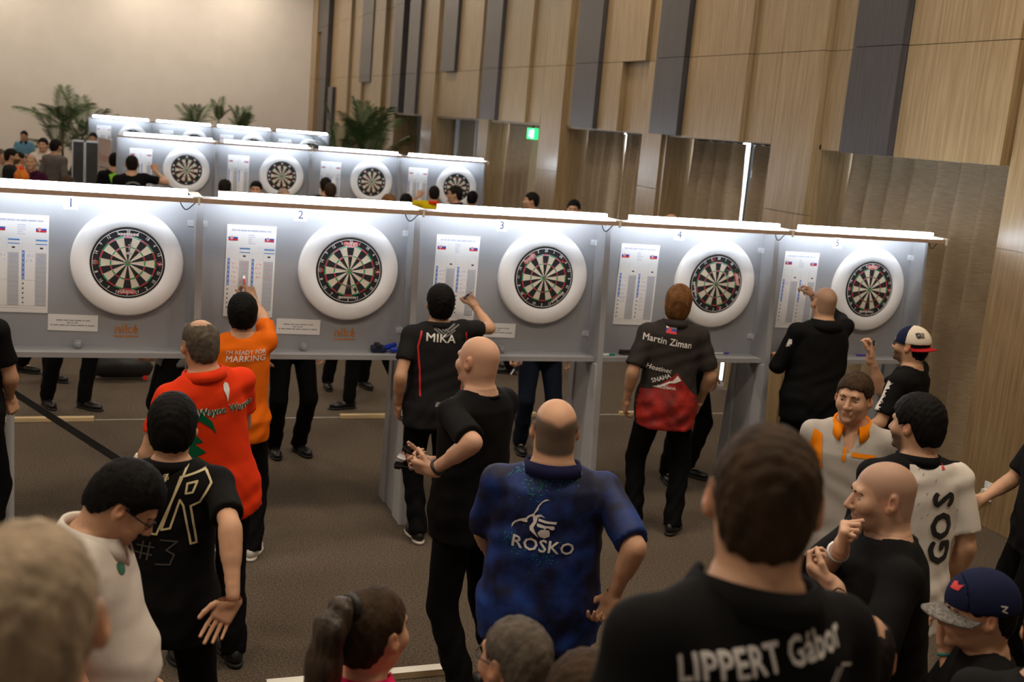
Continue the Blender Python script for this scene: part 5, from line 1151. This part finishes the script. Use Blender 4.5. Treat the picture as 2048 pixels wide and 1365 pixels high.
# 16 boy with the navy cap
f16 = person('child in a navy cap with a grey brim resting chin on hand', at=(1957, 1222), H=1.60, yaw=62, shirt=BLACKC, long=False, hair='short', hc='black', thick=.008, head=(4, 8, 0), face=True, hs=1.05, sleeve=.7,
             arms=dict(L=dict(w=atd(1893, 1290, 3.50), pole=(-.6, -.2, -1), d=(.2, .1, .95), n=(.8, .5, 0), pose='grip'), R=dict(l=(.02, .30, 1.0), pole=(.6, -.4, -.8))))
HEATH = cloth('heather', (.16, .15, .14), var=.6, vscale=120); capmesh(f16, False, NAVYC, NAVYC, HEATH, .05)
px_on(f16, 'capfront', poly2d([(-.018, -.012), (.016, -.010), (.020, .010), (.004, .004), (-.006, .012), (-.020, .008)]), 1914, 1172, PRINTR, 'cap_emblem'); px_on(f16, 'capcrown', stroke2d([[(-.01, .01), (.008, .008), (-.006, -.004), (.01, -.010)]], .004), 2008, 1220, PRINTW, 'cap_mark')
J = f16['J']['L']; wv = unit(J['W']-J['E']); c0 = J['W']-wv*.03; e1 = unit(np.cross(wv, (0, 0, 1))); e2 = np.cross(wv, e1)
MB().tube([tuple(c0+(e1*math.cos(D(a))+e2*math.sin(D(a)))*.028) for a in range(0, 360, 20)], .005, 6, close=True).build('bracelet', mat('teal_band', (.02, .22, .20), .5, var=.1), f16['root'], smooth=True)
# 17 dark figure by the oak pillar, fist in front
f17 = person('person in a black jacket with a clenched fist by the oak wall', at=(2118, 812), H=1.76, yaw=70, shirt=cloth('black_jacket', (.008, .008, .009)), hair='short', hc='black', sleeve=.8, collar='polo',
             arms=dict(L=dict(w=atd(2120, 1062, 6.05), pole=(-.5, -.5, -1), d=(.1, .9, .0), n=(.9, .1, .2), pose='fist'), R=dict(l=(.1, .3, 1.05), pole=(.6, -.4, -.8))))
# 18 balding head low in front
f18 = person('man with a bald crown and dark hair sides behind the name shirt', at=(1716, 1312), H=1.73, yaw=-28, shirt=BLACKC, hair='short', hc='dark', thick=.006, crown=(.02, .058, .11), buzz=('dark', .5), collar='crew')
# 19 woman with the ponytail
f19 = person('woman with a long ponytail in a bright pink top', at=(748, 1262), H=1.60, yaw=-58, shirt=PINK, hair='short', hc='brown', thick=.010, head=(0, 2, 0), collar='polo', bw=.88, face=True, neck=.85, hs=1.02)
Hd = f19['Hd']; v = Vol(f19['hcn']-.40, f19['hcn']+.2, .007)
tail = [Hd(p_) for p_ in ((0, -.085, .090), (0, -.135, .095), (0, -.165, .05), (-.005, -.175, -.05), (-.01, -.17, -.15), (-.012, -.16, -.26))]; tr = [.020, .030, .040, .044, .040, .026]
for k in range(5): v.add(cap(tail[k], tail[k+1], tr[k], tr[k+1]), .02)
v.offset(lambda X, Y, Z: .0025*np.sin(150*X+5*np.sin(9*Z))+.0025*np.sin(130*Y+4*np.sin(8*Z)))
P_, Q_ = v.mesh(); obj('ponytail', np_mesh('ponytail', P_, Q_), mat('hair_ombre', (.018, .011, .008), .45, col2=(.06, .035, .018), vscale=22, stretch=(2, 2, .25), bump=.6, bscale=60), f19['root'])
c_ = Vector(Hd((0, -.098, .093))); ax_ = (Vector(tail[1])-Vector(tail[0])).normalized(); x_ = ax_.orthogonal().normalized(); y_ = ax_.cross(x_); MB().tube([tuple(c_+x_*.027*math.cos(D(a))+y_*.027*math.sin(D(a))) for a in range(0, 360, 24)], .010, 6, close=True).build('hair_tie', BLACKRUB, f19['root'], smooth=True)
# 20 cropped hair and glasses, 21 dark hair beside him
f20 = person('man with cropped grey-brown hair and black glasses in front of the blue shirt', at=(1030, 1322), H=1.63, yaw=14, shirt=cloth('darkgrey', (.02, .02, .022)), hair='short', hc='ash', thick=.006, buzz=('ash', .6), glasses=True, head=(8, 4, 0), collar='crew')
f21 = person('person with long dark hair next to the man with cropped grey-brown hair', at=(1168, 1418), H=1.72, yaw=-18, shirt=BLACKC, hair='mop', hc='brown', thick=.02, collar='crew')
# 22 standing figure cut by the picture edge
f22 = person('man in a black T-shirt and trousers whose arm hangs beside booth one', pos=(-.86, -.66), H=1.80, yaw=-25, shirt=BLACKC, hair='short', hc='dark', sleeve=.7, fat=.02, arms=dict(R=dict(w=aty(18, 795, -.5), pole=(.8, -.8, 0), d=(.2, .2, -.9), n=(-.8, .3, 0), pose='grip')))
# 23 dark clothed spectator beside the child
f23 = person('spectator in dark clothes standing behind the child with the cap', at=(2120, 1270), H=1.76, yaw=-50, shirt=cloth('blackhood', (.009, .009, .010)), long=True, hood=True, hair='short', hc='black')
# barrier: two posts and a belt
t = empty('barrier_belt', (0, 0, 0)); pa, pb = atz(30, 787, .90), atz(268, 940, .90); dz = Vector((0, 0, .024)); nrm = (pb-pa).cross(Vector((0, 0, 1))).normalized()*.002
MB().prism([pa-dz, pb-dz, pb+dz, pa+dz], nrm).build('belt', BLACKRUB, t); tag(t, 'black barrier belt stretched in front of booth one', 'barrier belt')
for k, p_ in enumerate((pa, pb)):
    t = empty('barrier_post', (p_.x+(-.03 if k == 0 else .03), p_.y+(.05 if k == 0 else -.05), 0)); MB().lathe([(0, 0), (.16, 0), (.16, .012), (.05, .03), (0, .03)], 24).build('base', FRAMEB, t); MB().tube([(0, 0, .02), (0, 0, .90)], .024, 14).build('pole', CHROME, t); MB().lathe([(0, .90), (.032, .90), (.034, .985), (.026, 1.0), (0, 1.0)], 18).build('belt_head', PAINTW if k else FRAMEB, t)
    tag(t, ['metal barrier post next to the man at the edge of booth one', 'metal barrier post with a pale head behind the white polo man'][k], 'barrier post', 'barrier posts')
# ------------------------------------------------------------------ people behind the front booths (legs below the shelves, heads above the lights)
BG = 'people behind the front booths'
def bgp(label, **k): k.setdefault('q', 2.1); k.setdefault('wr', .004); return person(label, BG, **k)
bgp('person in black trousers and black trainers standing at the pine strip under booth one', pos=(-.42, 2.95), H=1.78, yaw=-150, shirt=BLACKC, feet=dict(R=(.12, -.1, -10), L=(-.1, .14, 20)))
bgp('person in black trousers and leather shoes behind booth one', pos=(-.70, 4.1), H=1.78, yaw=-120, shirt=BLACKC, feet=dict(R=(.1, .2, 0), L=(-.1, -.22, 0)))
b3 = bgp('person in a grey jacket holding darts at the waist behind booth one', pos=(.36, 1.22), H=1.72, yaw=95, shirt=GREYJ, long=True, hem=-.10, arms=dict(L=dict(w=aty(292, 735, 1.05), pole=(-.5, -1, -.3), d=(.3, .9, 0), n=(.7, 0, .6), pose='grip'), R=dict(w=aty(268, 733, 1.25), pole=(.6, -.8, -.4), d=(-.5, .8, 0), n=(-.6, 0, .7), pose='pinch')), q=1.3)
bgp('person in black trousers standing right behind booth two', pos=(1.30, 1.42), H=1.80, yaw=-170, shirt=BLACKC, q=1.5)
bgp('person in black trousers stepping over the pine strip behind booth two', pos=(2.30, 2.78), H=1.78, yaw=100, shirt=BLACKC, feet=dict(R=(.08, .22, 0), L=(-.08, -.32, 0)))
bgp('person in dark trousers and polished shoes far behind booth two', pos=(2.25, 3.65), H=1.78, yaw=-175, shirt=BLACKC, feet=dict(R=(.2, 0, -10), L=(-.18, 0, 10)))
b6 = bgp('person in dark blue jeans holding a pen behind booth three', pos=(3.42, 1.34), H=1.80, yaw=178, shirt=BLACKC, pants=JEANS, arms=dict(R=dict(w=aty(1038, 712, 1.2), pole=(.4, -.9, .0), d=(.1, .1, -.98), n=(.5, .8, 0), pose='grip')), q=1.4, fat=.02)
J = b6['J']['R']; hw = Vector(b6['toW'](J['W']+J['d']*.105+J['n']*.026)); dv = (aty(1034, 764, 1.12)-aty(1056, 732, 1.12)).normalized()
marker(hw-dv*.06, hw+dv*.09, .008, PB, PW, 'blue and white pen in the hand hanging below booth three', tip=False)
J = b3['J']['R']; hw = Vector(b3['toW'](J['W']+J['d']*.10+J['n']*.030)); dart(hw+Vector((-.05, 0, .0)), hw+Vector((.1, -.02, .012)), 'dart held at the waist by the person in the grey jacket', FLW)
bgp('person in black trousers walking behind booth three', pos=(3.0, 2.75), H=1.78, yaw=120, shirt=BLACKC)
bgp('person in black trousers and black dress shoes right behind booth four', pos=(4.42, .52), H=1.80, yaw=-165, shirt=BLACKC, feet=dict(R=(.14, .05, -25), L=(-.14, .0, 15)), q=1.4)
bgp('person in black trousers far behind booth four', pos=(4.3, 4.4), H=1.75, yaw=60, shirt=BLACKC)
BLUET = cloth('royalblue', (.012, .05, .42)); YELL = cloth('yellow', (.75, .55, .01)); SKYB = cloth('skyblue', (.16, .38, .55)); CREAMH = cloth('cream_hoodie', (.66, .61, .55)); PURP = cloth('purple', (.05, .008, .03)); JACK = cloth('darkjacket', (.018, .020, .020)); GREYT = cloth('grey_top', (.14, .125, .115)); PLAID = cloth('dark_shirt', (.03, .018, .022))
w1 = bgp('man in a black shirt with a pale print writing on the second row', at=(264, 328), Y=9.72, yaw=-2, shirt=BLACKC, hc='dark', thick=.006, buzz=('dark', .5), q=1.4, arms=dict(R=dict(w=aty(311, 343, 9.95), pole=(.9, -.4, -.5), d=(-.1, .3, .9), n=(-.3, .9, 0), pose='fist')))
print_px(w1, poly2d([(-.10, .02), (-.06, .045), (0, .055), (.06, .045), (.10, .02), (.09, .005), (0, .035), (-.09, .005)], [(-.05, -.06), (.05, -.06), (.03, -.02), (.015, -.03), (0, -.005), (-.015, -.03), (-.03, -.02)]), 266, 371, PRINTGY, 'back_print')
bgp('balding man with dark hair facing the second row beside booth one', at=(450, 376), H=1.80, yaw=-15, shirt=BLACKC, hc='dark', thick=.012, crown=(.0, .04, .045), buzz=('dark', .2))
bgp('young man with black hair facing the camera over booth two', at=(512, 380), H=1.75, yaw=165, shirt=BLACKC, hc='black', face=True, q=1.3)
bgp('man with very short grey hair over booth two', at=(568, 394), H=1.78, yaw=200, shirt=BLACKC, hair=None, buzz=('grey', .6), q=1.5)
bgp('person with dark hair partly hidden behind the blue shirt', at=(651, 372), Y=9.6, yaw=0, shirt=BLACKC, hc='dark')
bgp('man with brown hair in a royal blue shirt over booth two', at=(661, 383), H=1.80, yaw=-12, shirt=BLUET, hc='brown', thick=.012)
bgp('person whose reddish brown hair just shows over booth two', at=(776, 408), H=1.82, yaw=20, shirt=BLACKC, hc='ginger')
bgp('man with a bald patch in dark hair over booth three', at=(812, 405), H=1.78, yaw=-20, shirt=BLACKC, hc='black', crown=(.03, .035, .05))
y1 = bgp('man in a yellow shirt with a red collar writing on the second row', at=(868, 388), Y=9.5, yaw=-10, shirt=YELL, hc='dark', thick=.012, collar='polo', cm=REDOR, arms=dict(R=dict(l=(.15, .3, 1.2), pole=(.6, -.6, -.5)), L=dict(w=aty(838, 393, 9.8), pole=(-.9, -.4, -.5), d=(.1, .3, .9), n=(.3, .9, 0), pose='pinch')))
bgp('man with glasses and dark hair in profile in front of the end dartboard', at=(909, 389), Y=8.6, yaw=70, shirt=PLAID, hc='dark', glasses=True, face=True, collar='polo', q=1.3)
bgp('man with black hair beside the man with glasses at the end dartboard', at=(945, 398), H=1.76, yaw=-30, shirt=PLAID, hc='black')
bgp('man with short dark hair in profile by the curtain', at=(1062, 402), Y=8.3, yaw=75, shirt=BLACKC, hc='dark', q=1.4)
bgp('man with dark hair facing the camera in front of the curtain', at=(1147, 419), Y=6.6, yaw=150, shirt=BLACKC, hc='black', face=True, q=1.4)
bgp('person whose bald head just shows over booth four', at=(1341, 448), Y=4.6, yaw=-20, shirt=BLACKC, hair=None)
LG_ = 'group of people beside the tall palm'
def lgp(label, **k): k.setdefault('q', 2.0); return person(label, LG_, **k)
lgp('man at the picture edge in a light top behind the bearded man', at=(2, 312), H=1.75, yaw=-120, shirt=cloth('lighttop', (.45, .42, .35)), hc='ash', thick=.006, face=True)
lgp('bearded man in a dark jacket in profile', at=(24, 313), H=1.80, yaw=-85, shirt=JACK, long=True, hc='dark', thick=.012, beard=('dark', .8), face=True, q=1.4)
lgp('person with dark hair behind the bearded man', at=(40, 318), H=1.62, yaw=-60, shirt=REDOR, hc='dark')
p_ = lgp('bald man in a dark purple shirt facing the camera', at=(62, 325), H=1.76, yaw=172, shirt=PURP, hair=None, buzz=('ash', .3), face=True, collar='polo', q=1.4, arms=dict(R=dict(w=aty(46, 362, 11.50), pole=(.8, -.5, -.7), d=(-.1, .25, .95), n=(0, 1, -.2), pose='grip'), L=dict(l=(-.15, .3, 1.1), pole=(-.8, -.6, 0), pose='grip')))
s_ = lgp('tall young man in a cream hooded sweater with black print', at=(86, 290), Y=15.6, yaw=168, shirt=CREAMH, long=True, hood=True, hc='dark', face=True, q=1.3)
print_px(s_, text_mesh('SUPRA', .085, bold=.003, width=1.15), 86, 331, PRINTK, 'lettering', -3, side=1)
print_px(s_, poly2d([(-.06, -.03), (.06, -.03), (.07, .035), (.035, .0), (.03, .045), (.0, .01), (-.03, .045), (-.035, .0), (-.07, .035)]), 86, 322, PRINTK, 'crown_print', -3, side=1)
lgp('man in a grey top with dark hair seen from behind near the palm', at=(112, 293), Y=14.5, yaw=-35, shirt=GREYT, long=True, hc='dark')
lgp('person in a light blue shirt with black collar against the beige wall', at=(48, 272), H=1.72, yaw=170, shirt=SKYB, hc='black', collar='polo', cm=BLACKC, arms=dict(R=dict(l=(.06, .25, 1.15), pole=(.8, -.6, -.3)), L=dict(l=(-.06, .25, 1.15), pole=(-.8, -.6, -.3))))
lgp('man with brown hair and glasses facing the camera over booth one', at=(135, 374), H=1.76, yaw=172, shirt=BLACKC, hc='brown', thick=.02, glasses=True, face=True, q=1.3)
lgp('person whose bald head top shows over booth one', at=(165, 392), H=1.72, yaw=175, shirt=BLACKC, hair=None)
lgp('person with dark hair behind the grey display panels', at=(186, 277), Y=20.2, yaw=170, shirt=BLACKC, hc='dark')
v_ = lgp('person in a black and lime green top beside the pink banner', at=(230, 322), Y=11.6, yaw=-10, shirt=BLACKC, hc='black')
print_px(v_, poly2d([(-.05, .05), (.08, .10), (.08, -.02), (.02, -.16)]), 224, 356, cloth('lime', (.30, .75, .05)), 'lime_panel')
t = empty('orange_bag', tuple(p_['toW'](p_['J']['R']['W']+p_['J']['R']['d']*.085+unit(p_['J']['R']['n'])*.128))); MB().tube([(0, 0, -.14), (0, 0, -.06), (0, 0, .06), (0, 0, .12)], [.07, .11, .11, .06], 14).build('bag', cloth('bag_orange', (.70, .20, .03), var=.3, vscale=12), t, smooth=True); MB().tube([(-.05, 0, .11), (-.04, 0, .2), (.04, 0, .2), (.05, 0, .11)], .01, 6).build('handle', PINE, t); tag(t, 'orange snack bag held in front of the purple shirt', 'bag')
